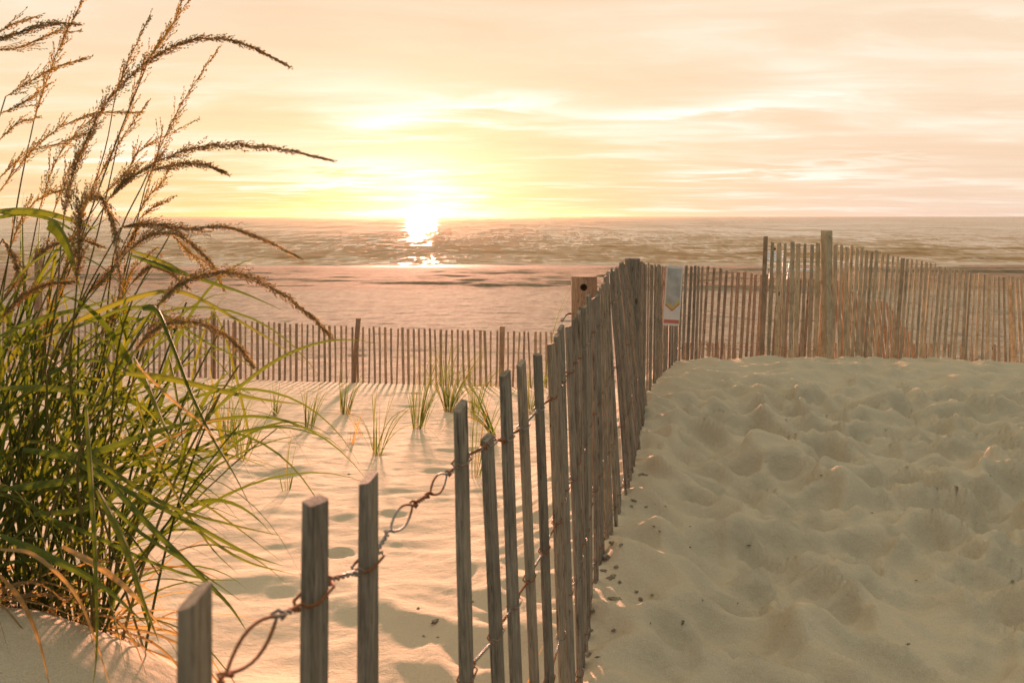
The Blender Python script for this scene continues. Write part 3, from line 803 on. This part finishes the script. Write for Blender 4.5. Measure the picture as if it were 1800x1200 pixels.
# ================================================================== sign on the fence
def sign():
    M = [mk_plain('sign_white', (.68, .66, .66), .5, .05, 9), mk_plain('sign_red', (.50, .16, .12), .5, .1, 9), mk_plain('sign_grey_blue', (.42, .43, .43), .5, .18, 14),
         mk_plain('sign_yellow', (.55, .45, .14), .5, .1, 9)]
    y = 5.95; c = Vector(((1183 - 900) / F * y, y, -(520 - 381) / F * y)) 
    root = empty('sign', c)
    tag(root, 'small faded white sign with a red band hung on the bending fence', 'sign')
    H = .445; W = .128
    mb = MB(); mb.box((0, 0, 0), (W, .004, H)); pl = mb.build('plate', M[0], root); bevel(pl, .001)
    def face(name, poly, m, off):
        mb = MB(); v = [(x, -.002 - off, z) for x, z in poly] + [(x, -.0022, z) for x, z in poly]; n = len(poly)
        mb.add(v, [tuple(range(n))] + [(i, (i + 1) % n, n + (i + 1) % n, n + i) for i in range(n)]); mb.build(name, m, root)
    w = W / 2
    face('colour_field', [(-w * .84, H * .46), (w * .84, H * .46), (w * .84, -H * .10), (0, -H * .22), (-w * .84, -H * .13)], M[2], .0016)
    face('red_band', [(-w * .9, -H * .40), (w * .9, -H * .40), (w * .9, -H * .46), (-w * .9, -H * .46)], M[1], .0016)
    face('chevron', [(-w * .84, -H * .14), (0, -H * .23), (w * .84, -H * .11), (w * .84, -H * .05), (0, -H * .18), (-w * .84, -H * .10)], M[3], .0026)
    face('red_edge', [(-w * .84, -H * .165), (0, -H * .255), (w * .84, -H * .135), (w * .84, -H * .11), (0, -H * .23), (-w * .84, -H * .14)], M[1], .0030)
    mb = MB()
    for s in (-1, 1): mb.tube([(s * .05, -.004, H * .45), (s * .05, .03, H * .46), (s * .05, .07, H * .44)], .0014, 5)
    mb.build('tie', M_WIRE_G, root)
    root.rotation_euler = (0, R(4), R(8))
sign()

# ================================================================== lifeguard stand on the beach
def stand():
    y = 45.0; x0 = (1345 - 900) / F * y; g = ground((1380 - 900) / F * y, y)
    root = empty('lifeguard_stand', (x0 + 1.3, y, g)); o = Vector((x0 + 1.3, y, g))
    tag(root, 'white wooden lifeguard stand on the beach behind tall slats', 'lifeguard stand')
    X = lambda px: (px - 900) / F * y - o.x
    Zp = lambda py: -(py - 381) / F * y - g
    zt = Zp(441)
    for px in (1347, 1378):
        mb = MB(); mb.box((0, 0, (zt - .2) / 2), (.11, .11, zt + .2)); p = mb.build('leg', M_WHITE, root); p.location = (X(px), 0, 0)
        mb = MB(); mb.bar((0, 0, -.2), (0, -.5, Zp(457)), .09, .09); p = mb.build('leg', M_WHITE, root); p.location = (X(px), -.5, 0)
    mb = MB()
    for i in range(4): mb.box((X(1363), -.02, zt - .09 - i * .155), (1.05, .035, .135))
    mb.build('backrest', M_WHITE, root)
    mb = MB()
    for i in range(4): mb.box((X(1368), -.15 - i * .14, Zp(457.5)), (1.3, .12, .04))
    mb.build('seat', M_WHITE, root)
    for py in (470, 481):
        mb = MB(); mb.box((X(1368), -.07, Zp(py)), (1.4, .04, .09)); mb.build('rung', M_WHITE, root)
    mb = MB(); mb.box((X(1392), -.2, Zp(474.5)), (2.4, .5, .12)); mb.build('platform', M_WHITE, root)
    for px in (1392, 1424):
        mb = MB(); mb.box((0, 0, Zp(477) / 2 - .1), (.09, .09, Zp(477) + .2)); p = mb.build('leg', M_WHITE, root); p.location = (X(px), -.2, 0)
    mb = MB(); mb.tube([(X(1358), 0, zt), (X(1359), 0, zt + .06), (X(1362), 0, zt + .13), (X(1364), 0, zt + .10)], [.05, .09, .07, .02], 8)
    mb.build('bundle', mk_plain('dark_cloth', (.03, .025, .03)), root, True)
stand()

# blue mat edge at the right
def mat_blue():
    x, y = 4.35, 6.55
    pts = []; z = lambda a, bb: ground(a, bb, True)
    mb = MB(); nx, ny = 14, 6; vs = []; fs = []
    for j in range(ny + 1):
        for i in range(nx + 1):
            xx = 4.28 + i * .1; yy = 6.9 + j * .12 + .12 * (i / nx)
            vs.append((xx, yy, z(xx, yy) + .02 + .006 * math.sin(i * 1.3 + j)))
    for j in range(ny):
        for i in range(nx): a = j * (nx + 1) + i; fs.append((a, a + 1, a + nx + 2, a + nx + 1))
    mb.add(vs, fs); o = mb.build('beach_mat', mk_plain('blue_mat_fabric', (.03, .06, .14), .9, .2, 90), None, True)
    md = o.modifiers.new('thick', 'SOLIDIFY'); md.thickness = .012
    tag(o, 'dark blue mat lying on the sand at the right edge', 'mat')
mat_blue()

# ================================================================== grasses
def ribbon(mb, pts, width, side, fold=.35, taper=None, flat=False):
    """a grass blade: folded strip following pts, width tapering to the tip"""
    n = len(pts); vs = []; fs = []
    side = Vector(side)
    for i, p in enumerate(pts):
        s = i / (n - 1)
        t = (pts[min(i + 1, n - 1)] - pts[max(i - 1, 0)]).normalized()
        sd = side - t * side.dot(t)
        sd = sd.normalized() if sd.length > 1e-5 else t.orthogonal().normalized()
        nr = t.cross(sd)
        w = width * (min(1, .45 + s * 3) * (1 - s ** 2.2) + .03) if taper is None else width * taper(s)
        vs += [p - sd * w / 2, p + nr * w * fold * .5, p + sd * w / 2]
        side = sd
    for i in range(n - 1):
        a = i * 3; fs += [(a, a + 1, a + 4, a + 3), (a + 1, a + 2, a + 5, a + 4)]
    mb.add(vs, fs)
def arc(p0, d0, L, droop, n=12, wind=(0, 0, 0), rnd=random, curl=1.0):
    """blade centre line: starts along d0, bends with its weight and the wind"""
    pts = [Vector(p0)]; d = Vector(d0).normalized(); st = L / n
    for i in range(n):
        s = i / n
        d = (d + Vector((0, 0, -1)) * droop * st * (0.3 + s * 2.2) * curl + Vector(wind) * st * (.4 + s)).normalized()
        pts.append(pts[-1] + d * st)
    return pts
def cr(P, n):
    """smooth curve through points"""
    P = [Vector(p) for p in P]; P = [P[0] * 2 - P[1]] + P + [P[-1] * 2 - P[-2]]; outp = []
    m = len(P) - 3
    for k in range(n + 1):
        u = k / n * m; i = min(int(u), m - 1); t = u - i
        a, bq, c, d = P[i], P[i + 1], P[i + 2], P[i + 3]
        outp.append(.5 * ((2 * bq) + (c - a) * t + (2 * a - 5 * bq + 4 * c - d) * t * t + (3 * bq - a - 3 * c + d) * t ** 3))
    return outp
def PX(px, py, y): return Vector(((px - 900) / F * y, y, -(py - 381) / F * y))

def spikelets(mb, c, d, size, rnd):
    """a tiny pointed floret: slim four-sided spindle"""
    d = d.normalized(); u = d.orthogonal().normalized(); w = d.cross(u); r = size * .19
    a = c; e = c + d * size; m = c + d * size * .42
    mb.add([a, m + u * r, m + w * r, m - u * r, m - w * r, e],
           [(0, 2, 1), (0, 3, 2), (0, 4, 3), (0, 1, 4), (5, 1, 2), (5, 2, 3), (5, 3, 4), (5, 4, 1)])
def plume(pts, thick, dens, rnd, size=.0055, branch=.035, start=0.0, airy=0.0, down=.0):
    """panicle: many short branchlets hugging the axis, set with florets"""
    mb = MB(); n = len(pts); L = sum((pts[i + 1] - pts[i]).length for i in range(n - 1))
    mb.tube(pts, [.0011 * (1 - .7 * i / n) for i in range(n)], 4)
    nb = int(L * dens)
    for q in range(nb):
        s = start + (1 - start) * (q + rnd.random()) / nb; f = s * (n - 1); i = min(int(f), n - 2)
        p = pts[i].lerp(pts[i + 1], f - i); t = (pts[i + 1] - pts[i]).normalized()
        a = rnd.uniform(0, 6.283); u = t.orthogonal().normalized(); w = t.cross(u)
        o = u * math.cos(a) + w * math.sin(a)
        env = (math.sin(math.pi * min(1, .12 + s * .95)) ** .6)
        bl = branch * rnd.uniform(.35, 1.15) * (1.1 - .75 * s)
        d = (t * 1.0 + o * (.10 + thick * 14 * env * rnd.uniform(.3, 1)) + Vector((0, 0, -down))).normalized()
        m = max(3, int(bl / size * 1.6 * (1 - airy * .5)))
        e = p + d * bl
        if airy > .3: mb.tube([p, p.lerp(e, .5) + Vector((0, 0, .001)), e], .0004, 3)
        for k2 in range(m):
            c = p.lerp(e, (k2 + rnd.random() * .6) / m) + Vector((rnd.uniform(-1, 1), rnd.uniform(-1, 1), rnd.uniform(-1, 1))) * .0014
            spikelets(mb, c, (d + Vector((rnd.uniform(-1, 1), rnd.uniform(-1, 1), rnd.uniform(-1, 1))) * .5), size * rnd.uniform(.7, 1.2), rnd)
    return mb

def big_grass():
    cx, cy = -.93, 1.50; g = ground(cx, cy)
    root = empty('tall_grass', (cx, cy, g)); O = Vector((cx, cy, g))
    tag(root, 'tall green beach grass clump with bending brown seed heads, left foreground', 'grass clump')
    rnd = random.Random(11)
    def rebase(mb): mb.v = [(p[0] - O.x, p[1] - O.y, p[2] - O.z) for p in mb.v]; return mb
    roots = []
    def root_pt():
        a = rnd.uniform(0, 6.28); r = .21 * math.sqrt(rnd.random())
        x = cx + r * math.cos(a) * 1.15; y = cy + r * math.sin(a) * .75
        return Vector((x, y, ground(x, y) - .01))
    # --- seed heads traced in the air, each with its stem
    # (points in photo pixels, depth, kind)
    HEADS = [
        ([(112, 385), (124, 320), (150, 250), (190, 178), (245, 120), (310, 80), (380, 67), (440, 82), (500, 112)], 1.28, 'b', .021),
        ([(190, 352), (222, 318), (290, 278), (355, 258), (430, 256), (505, 264), (582, 281)], 1.33, 'b', .018),
        ([(262, 300), (320, 288), (360, 290), (392, 302)], 1.36, 'b', .010),
        ([(135, 500), (140, 430), (140, 380), (155, 348), (178, 348), (196, 385), (206, 440), (212, 505)], 1.05, 'b', .016),
        ([(212, 400), (262, 394), (330, 402), (395, 398), (455, 418), (525, 452)], 1.40, 'b', .014),
        ([(222, 445), (262, 415), (310, 412), (350, 440), (380, 474)], 1.32, 'b', .014),
        ([(268, 545), (312, 502), (370, 480), (430, 484), (490, 512), (540, 550), (577, 586)], 1.22, 'b', .016),
        ([(235, 620), (270, 582), (325, 565), (378, 578), (420, 610), (442, 638)], 1.18, 'b', .013),
        ([(150, 520), (190, 480), (225, 430), (245, 395)], 1.45, 'b', .013),
        ([(10, 170), (60, 140), (100, 118), (150, 104)], 1.50, 'g', .008),
        ([(-20, 75), (30, 58), (80, 44), (133, 42)], 1.46, 'b', .010),
        ([(-10, 62), (25, 42), (62, 30)], 1.5, 'g', .006),
        ([(-20, 90), (40, 82), (85, 62), (140, 55)], 1.48, 'g', .006),
        ([(0, 200), (40, 182), (84, 150)], 1.5, 'g', .007),
        ([(0, 245), (30, 218), (66, 206)], 1.5, 'g', .006),
        ([(60, 210), (90, 120), (115, 60), (150, -10)], 1.6, 'g', .009),
        ([(205, 160), (225, 110), (262, 30)], 1.62, 'g', .006),
        ([(262, 105), (290, 62), (335, -4)], 1.55, 'g', .012),
        ([(210, 240), (255, 115), (300, 50), (325, -10)], 1.66, 'g', .008),
        ([(255, 330), (290, 240), (330, 165), (380, 92)], 1.5, 'g', .013),
        ([(150, 360), (185, 290), (220, 235), (258, 182)], 1.6, 'g', .010),
        ([(0, 335), (60, 262), (110, 222), (170, 200), (245, 198)], 1.52, 'g', .010),
        ([(0, 312), (50, 268), (110, 250), (150, 235)], 1.5, 'g', .008),
        ([(70, 365), (95, 290), (130, 238), (165, 205)], 1.58, 'g', .010),
        ([(95, 370), (120, 300), (150, 262)], 1.62, 'g', .009),
        ([(180, 345), (225, 300), (250, 262), (345, 212)], 1.58, 'g', .007),
        ([(240, 380), (262, 345), (285, 320), (300, 290)], 1.56, 'g', .008),
        ([(245, 385), (270, 365), (305, 348)], 1.5, 'g', .006),
        ([(20, 430), (40, 380), (75, 345), (110, 335)], 1.42, 'g', .008),
        ([(5, 420), (30, 470), (10, 520)], 1.35, 'b', .010),
        ([(40, 480), (80, 440), (130, 420), (170, 430)], 1.38, 'b', .010),
        ([(300, 410), (330, 440), (370, 470), (395, 510)], 1.42, 'g', .008),
        ([(230, 500), (262, 470), (300, 480), (330, 505)], 1.4, 'b', .009),
        ([(0, 560), (40, 520), (80, 500), (125, 495)], 1.35, 'b', .010),
        ([(60, 640), (85, 560), (110, 500), (120, 450)], 1.5, 'g', .009),
        ([(175, 600), (205, 540), (230, 480), (270, 440)], 1.5, 'g', .009),
    ]
    for hi, (pp, dep, kind, th) in enumerate(HEADS):
        q = [PX(a, c, dep + .05 * math.sin(j + hi)) for j, (a, c) in enumerate(pp)]
        L = sum((q[i + 1] - q[i]).length for i in range(len(q) - 1))
        pts = cr(q, max(14, int(L / .012)))
        if kind == 'b': mb = plume(pts, th * 1.15, 620, rnd, .0052, .050, 0.0, .0, .05)
        else: mb = plume(pts, th * 2.2, 210, rnd, .0060, .060, 0.0, .6)
        if kind == 'b':                      # fine awns and stray branchlets
            for q2 in range(int(L * 500)):
                u2 = rnd.random(); f2 = u2 * (len(pts) - 1); i2 = min(int(f2), len(pts) - 2); p2 = pts[i2].lerp(pts[i2 + 1], f2 - i2)
                t2 = (pts[i2 + 1] - pts[i2]).normalized(); d2 = (t2 + Vector((rnd.gauss(0, .4), rnd.gauss(0, .4), rnd.gauss(-.1, .4)))).normalized()
                l2 = rnd.uniform(.008, .026); s2 = t2.orthogonal().normalized() * .00035
                mb.add([p2 - s2, p2 + s2, p2 + d2 * l2], [(0, 1, 2)])
        h = rebase(mb).build('seed_head', M_SEED if kind == 'b' else M_GOLD, root)
        r0 = root_pt(); q0 = q[0]; dirn = (q[1] - q[0]).normalized()
        dirn = (dirn + Vector((0, 0, .55 if dirn.z > .5 else 1.6))).normalized()
        mid = q0 - dirn * min(.2, .45 * (q0 - r0).length)
        r0.x = r0.x * .6 + (mid.x - .05) * .4
        r0.z = ground(r0.x, r0.y) - .01
        st = cr([r0, r0.lerp(mid, .5) + Vector((-.01, 0, .02)), mid, q0], 16)
        mb = MB(); mb.tube(st, [.0024 - .0013 * i / 16 for i in range(17)], 5)
        s = rebase(mb).build('stem', M_STEM, h, True)
    # --- named long leaves
    fol = MB(); dry = MB()
    LV = [
        ([(-20, 372), (60, 372), (120, 385), (175, 405)], 1.3, .014), ([(-20, 386), (40, 376), (100, 390), (150, 420)], 1.35, .010),
        ([(82, 396), (98, 402), (120, 440), (140, 505)], 1.18, .022),
        ([(228, 448), (290, 470), (370, 496), (430, 516), (496, 545)], 1.28, .008), ([(230, 440), (290, 462), (330, 482), (400, 510)], 1.3, .007),
        ([(55, 605), (140, 562), (220, 528), (290, 512), (340, 520), (410, 558), (480, 600), (538, 640)], 1.22, .011),
        ([(60, 600), (160, 565), (230, 540), (290, 555), (360, 600), (420, 630), (470, 668)], 1.26, .007),
        ([(250, 542), (275, 545), (300, 600), (335, 690), (375, 772), (410, 830), (448, 905)], 1.12, .014),
        ([(210, 655), (290, 664), (370, 682), (450, 700), (540, 712)], 1.15, .010),
        ([(0, 682), (80, 682), (150, 690), (200, 704)], 1.2, .011),
        ([(235, 628), (260, 680), (285, 740), (310, 790)], 1.2, .012), ([(296, 625), (308, 680), (318, 745), (322, 800)], 1.25, .009),
        ([(40, 790), (140, 800), (240, 770), (310, 748), (385, 735)], 1.2, .013),
        ([(60, 905), (160, 890), (250, 840), (330, 800), (372, 790)], 1.25, .011),
        ([(0, 860), (100, 848), (180, 838), (250, 850)], 1.2, .012),
        ([(100, 760), (200, 830), (300, 890), (400, 920), (510, 945)], 1.2, .007), ([(80, 780), (200, 850), (320, 910), (430, 970), (500, 995)], 1.18, .008),
        ([(150, 800), (250, 910), (330, 990), (400, 1060), (436, 1112)], 1.1, .010), ([(160, 850), (240, 930), (330, 990), (430, 1060)], 1.15, .006),
        ([(170, 860), (220, 960), (250, 1050), (280, 1130)], 1.05, .015), ([(0, 940), (90, 980), (180, 1030), (260, 1100)], 1.0, .010),
        ([(150, 700), (160, 850), (168, 1000), (170, 1140), (160, 1230)], .98, .010),
        ([(240, 700), (270, 790), (310, 870), (370, 960), (420, 1010)], 1.2, .006),
        ([(60, 900), (150, 935), (260, 985), (350, 1015), (420, 1020)], 1.2, .006),
        ([(200, 760), (300, 850), (380, 900), (500, 990)], 1.3, .005), ([(180, 840), (300, 900), (420, 980), (520, 1010)], 1.25, .006),
        ([(120, 740), (210, 700), (300, 650), (340, 640)], 1.3, .008), ([(0, 520), (60, 460), (110, 440), (180, 470), (240, 530)], 1.25, .010),
        ([(0, 590), (70, 560), (150, 540), (210, 520)], 1.2, .009), ([(30, 700), (120, 640), (200, 640), (280, 690)], 1.28, .009),
    ]
    for pp, dep, w in LV:
        q = [PX(a, c, dep + .02 * j) for j, (a, c) in enumerate(pp)]
        ribbon(fol, cr(q, 22), w, (rnd.uniform(-.3, .3), .6, .8), .4)
    for pp, dep, w in [([(0, 965), (60, 975), (130, 1040), (170, 1130), (200, 1230)], .98, .005), ([(0, 1010), (40, 1060), (70, 1130), (90, 1220)], 1.0, .006),
                       ([(110, 960), (180, 1000), (240, 1050), (290, 1110)], 1.15, .009), ([(250, 800), (300, 770), (370, 740), (430, 738)], 1.3, .004),
                       ([(240, 640), (300, 700), (350, 740), (390, 785)], 1.1, .004)]:
        q = [PX(a, c, dep + .02 * j) for j, (a, c) in enumerate(pp)]
        ribbon(dry, cr(q, 20), w, (.2, .6, .8), .3)
    # --- the thicket: culms with leaves leaving them at intervals
    wind = (1.25, 0, -.1)
    for i in range(76):
        r0 = root_pt(); H = rnd.uniform(.35, .68)
        d0 = Vector((rnd.gauss(.10, .30), rnd.gauss(0, .2), 1))
        st = arc(r0, d0, H, .25, 10, (.35, 0, 0), rnd)
        fol_t = fol
        fol.tube(st, [.0030 * (1 - .5 * k / 10) for k in range(11)], 4)
        for lf in range(rnd.randint(2, 5)):
            s = rnd.uniform(.06, 1.0); p = st[min(10, int(s * 10))]
            az = rnd.gauss(0, .9) if rnd.random() < .5 else rnd.uniform(1.6, 4.7)
            el = rnd.uniform(.55, 1.35)
            d = Vector((math.cos(az) * math.cos(el), math.sin(az) * math.cos(el) * .8, math.sin(el)))
            L = rnd.uniform(.20, .42)
            if p.z > -.30: L *= .6
            pts = arc(p, d, L, rnd.uniform(1.0, 4.2), 12, (wind[0] * .7, 0, 0), rnd)
            ribbon(fol, pts, rnd.uniform(.005, .011), (rnd.uniform(-1, 1), rnd.uniform(-1, 1), rnd.uniform(-.2, .2)), .45)
    for i in range(16):                          # long loose blades arching out to the right
        r0 = root_pt() + Vector((.05, 0, rnd.uniform(.15, .45))); az = rnd.gauss(-.1, .5); el = rnd.uniform(.5, 1.2)
        d = Vector((math.cos(az) * math.cos(el), math.sin(az) * math.cos(el), math.sin(el)))
        ribbon(fol, arc(r0, d, rnd.uniform(.45, .68), rnd.uniform(1.6, 3.2), 16, (.5, 0, 0), rnd), rnd.uniform(.004, .008), (rnd.uniform(-1, 1), rnd.uniform(-1, 1), .1), .4)
    for i in range(42):                          # basal leaves fanning low over the sand to the right
        r0 = root_pt(); az = rnd.gauss(-.35, .6); el = rnd.uniform(.25, 1.1)
        d = Vector((math.cos(az) * math.cos(el), math.sin(az) * math.cos(el), math.sin(el)))
        pts = arc(r0 + Vector((0, 0, rnd.uniform(0, .25))), d, rnd.uniform(.3, .6), rnd.uniform(1.5, 3.5), 14, (.5, 0, 0), rnd)
        ribbon(fol, pts, rnd.uniform(.004, .009), (rnd.uniform(-1, 1), rnd.uniform(-1, 1), .1), .4)
    for i in range(130):                         # dead leaves at the foot
        r0 = root_pt(); az = rnd.uniform(-1.6, 1.2); el = rnd.uniform(-.05, .7)
        d = Vector((math.cos(az) * math.cos(el), math.sin(az) * math.cos(el), math.sin(el)))
        pts = arc(r0 + Vector((0, 0, .02)), d, rnd.uniform(.10, .36), rnd.uniform(2, 7), 10, (.2, 0, 0), rnd)
        for p in pts: p.z = max(p.z, float(terrain(np.array([p.x]), np.array([p.y]), False)[0]) + .004)
        ribbon(dry, pts, rnd.uniform(.003, .007), (rnd.uniform(-1, 1), rnd.uniform(-1, 1), .3), .3)
    rebase(fol).build('foliage', M_LEAF, root); rebase(dry).build('dead_foliage', M_DRY, root)
big_grass()

# small tufts planted on the dune
TUFTS = [  # px, base py, height px, blades, spread, label
    (485, 731, 62, 16, .5, 'small reddish grass tuft farthest back, above the oval hollow'),
    (543, 753, 80, 22, .5, 'upright grass tuft just right of the farthest back tuft'),
    (607, 728, 78, 26, .45, 'dense brown based grass tuft before the leaning fence post'),
    (617, 781, 55, 8, .35, 'short dead grass stub with almost no leaves left'),
    (635, 766, 62, 4, .5, 'single leaning brown stalk beside the short dead stub'),
    (662, 800, 135, 15, .95, 'leafy grass tuft with long blades arching to the right'),
    (735, 753, 135, 34, .6, 'thick green grass tuft left of the largest small tuft'),
    (790, 724, 135, 52, .95, 'largest and fullest of the small grass tufts near the foot fence'),
    (834, 728, 95, 22, .7, 'yellow green grass tuft just right of the fullest tuft'),
    (868, 765, 120, 12, 1.1, 'grass tuft of broad blades leaning left behind a grey slat'),
    (836, 838, 175, 10, .45, 'tall thin grass tuft just behind the short broken slat'),
    (504, 861, 115, 7, .5, 'sparse three bladed grass sprig standing at the big oval hollow'),
    (402, 780, 110, 30, .7, 'bushy grass tuft beside a thinner tuft near the big clump'),
    (427, 808, 130, 18, .8, 'thin spreading grass tuft beside the bushy tuft'),
    (336, 758, 80, 18, .6, 'grass tuft half hidden behind the big clump blades'),
    (232, 800, 90, 18, .6, 'grass tuft seen through the middle of the big clump'),
    (262, 742, 60, 14, .6, 'low grass tuft behind the right side of the big clump'),
    (932, 728, 120, 22, .5, 'green grass tuft glimpsed between two near fence slats'),
    (956, 690, 172, 5, .12, 'very tall thin grass stalk rising beside the round post'),
    (190, 735, 70, 14, .6, 'low grass tuft far back behind the big clump stems'),
]
def tufts():
    for ti, (px, py, hp, nb, spread, lab) in enumerate(TUFTS):
        rnd = random.Random(100 + ti)
        x, y, z = ground_at(px, py, 2.2); z -= .01
        H = hp / F * y * 1.15
        mb = MB()
        for i in range(int(nb * 1.35) if nb > 9 else nb):
            a = rnd.uniform(0, 6.28); rr = .035 * math.sqrt(rnd.random()) * min(1.6, .5 + nb / 30)
            p = Vector((rr * math.cos(a), rr * math.sin(a), 0))
            sp = spread * rnd.uniform(.1, .55)
            a2 = a + rnd.gauss(0, .5)
            d = Vector((math.cos(a2) * sp + .08, math.sin(a2) * sp, 1))
            if ti == 9: d = Vector((-.75 + rnd.uniform(-.1, .5), rnd.uniform(-.2, .2), 1))
            if ti == 4: d = Vector((-.45 + rnd.uniform(-.1, .1), .1, 1))
            L = H * (rnd.uniform(.45, 1.12) if i else 1.12)
            if nb < 9 and i > 2: L *= .45
            pts = arc(p, d, L, rnd.uniform(.3, 4.6) * min(1.2, spread + .2) / max(H, .2) * .5, 9, (.25, 0, 0), rnd)
            ribbon(mb, pts, rnd.uniform(.0045, .010) * (1.4 if ti == 9 else 1), (rnd.uniform(-1, 1), rnd.uniform(-1, 1), 0), .4)
        o = mb.build('dune_grass', M_DRY if ti in (3, 4) else M_TUFT)
        # dead blades lying at the foot
        o.location = (x, y, z)
        db = MB()
        for i in range(max(2, nb // 4)):
            a = rnd.uniform(0, 6.28); L = rnd.uniform(.05, .22)
            pts = []
            for k2 in range(6):
                s = k2 / 5; xx = math.cos(a + s * .5) * L * s; yy = math.sin(a + s * .5) * L * s
                pts.append(Vector((xx, yy, ground(x + xx, y + yy, True) - z + .006 + .03 * math.sin(s * 3.1) * (1 - s))))
            ribbon(db, pts, .004, (math.sin(a), -math.cos(a), .2), .3)
        db.build('dead_leaves', M_DRY, o)
        tag(o, lab, 'grass tuft', 'small grass tufts planted on the dune')
tufts()

def sprig():
    x, y, z = .20, 2.06, ground(.06, 2.06)
    mb = MB(); rnd = random.Random(4); x = .03
    for i in range(7):
        d = Vector((rnd.uniform(-.25, .35), rnd.uniform(-.2, .2), 1)); ribbon(mb, arc((0, 0, 0), d, rnd.uniform(.06, .17), 3, 8, (.3, 0, 0), rnd), .004, (1, .3, 0), .3)
    o = mb.build('dry_sprig', M_DRY); o.location = (x, y, ground(x, y, True) - .01)
    tag(o, 'short dry straw sprig among near slats at the bottom edge', 'dry grass')
sprig()
def stalks():
    rnd = random.Random(77)
    for px, py in [(455, 705), (520, 742), (585, 760), (700, 728), (690, 775), (560, 812), (640, 850), (470, 795), (760, 745), (560, 880), (665, 700), (420, 722), (355, 830), (540, 838)]:
        x, y, z = ground_at(px, py, 2.0); a = rnd.uniform(-.9, .9); L = rnd.uniform(.08, .26); mb = MB(); pts = []
        for k2 in range(8):
            q = k2 / 7 - .5; xx = math.cos(a) * L * q; yy = math.sin(a) * L * q + .02 * q * q
            pts.append(Vector((xx, yy, ground(x + xx, y + yy, True) - z + .006 + .008 * math.sin(k2 * 1.1))))
        ribbon(mb, pts, .0045, (-math.sin(a), math.cos(a), .3), .4)
        o = mb.build('dry_stalk', M_DRY); o.location = (x, y, z)
        tag(o, 'thin dry grass stalk lying on the sand among the tufts', 'dry stalk', 'dry stalks lying on the dune sand')
stalks()

# ================================================================== clods, shells, twigs
def clod_mesh(seed, flat=.55):
    bm = bmesh.new(); bmesh.ops.create_icosphere(bm, subdivisions=3, radius=1.0); rnd = random.Random(seed)
    o = Vector((rnd.uniform(0, 50), rnd.uniform(0, 50), rnd.uniform(0, 50)))
    from mathutils import noise
    for v in bm.verts:
        n = noise.fractal(v.co * 1.7 + o, .8, 2.0, 5); v.co *= 1 + .62 * n
        v.co.z *= flat; v.co.x *= 1.35
    me = bpy.data.meshes.new('clod'); bm.to_mesh(me); bm.free(); me.materials.append(M_CLOD); return me
def debris():
    lib = [clod_mesh(s, .35 + .1 * (s % 3)) for s in range(7)]; rnd = random.Random(31)
    spots = [(1078, 955, 13), (1092, 958, 8), (1068, 980, 16), (1084, 996, 10), (1062, 1003, 12), (1075, 1015, 14), (1090, 1022, 9), (1080, 1052, 18), (1120, 1040, 9), (1126, 1052, 8),
             (1146, 1046, 6), (1042, 1075, 12), (1040, 1108, 10), (1160, 933, 6), (1150, 925, 5), (1213, 925, 5), (1213, 962, 4), (1143, 1095, 4), (1201, 1095, 6), (1080, 1107, 9), (1136, 890, 7), (1114, 880, 9),
             (1130, 835, 13), (1110, 890, 7), (1035, 1150, 14), (1050, 1155, 8), (1024, 1180, 12), (1316, 962, 7), (1235, 1056, 4), (1297, 1061, 4), (1200, 1098, 5), (1533, 901, 5), (1380, 1100, 3),
             (1596, 1132, 7), (1780, 1023, 7), (1444, 837, 5), (1382, 738, 4), (1740, 836, 5), (1660, 957, 4), (1346, 811, 3), (1610, 1020, 4),
             (766, 1092, 14), (735, 1070, 8), (820, 1020, 6), (830, 1058, 8), (770, 1120, 6), (824, 1042, 7), (745, 1118, 7), (614, 833, 5), (1170, 890, 4)]
    near_f = 'small dark lumps of damp sand along the foot of the path fence'
    for i, (px, py, s) in enumerate(spots):
        x, y, z = ground_at(px, py, 1.2)
        o = link('sand_clod', lib[i % 7]); r = s / F * y * .42
        o.scale = (r, r * .8, r * .8); o.location = (x, y, z + r * .02); o.rotation_euler = (rnd.uniform(-.2, .2), rnd.uniform(-.2, .2), rnd.uniform(0, 6.28))
        if px > 1230: tag(o, 'tiny dark speck of debris out on the trodden path', 'debris', 'tiny dark bits of debris on the open path')
        elif px < 900: tag(o, 'small dark damp lump on the sand left of the fence', 'clod', 'dark lumps left of the path fence')
        else: tag(o, 'small dark sand lump at the path side foot of the fence', 'clod', near_f)
debris()


# ================================================================== sea air: even, forward-scattering haze round everything
def haze():
    mb = MB(); mb.box((0, 1400, 2), (2400, 2900, 28)); o = mb.build('haze', None)
    m = bpy.data.materials.new('haze'); m.use_nodes = True; b = NB(m.node_tree)
    v = b.n('ShaderNodeVolumePrincipled', {'Color': (1, .60, .34, 1), 'Density': HAZE, 'Anisotropy': .86})
    b.n('ShaderNodeOutputMaterial', {'Volume': v.outputs[0]}); o.data.materials.append(m)
    tag(o, kind='stuff')
HAZE = 0.000016
haze()
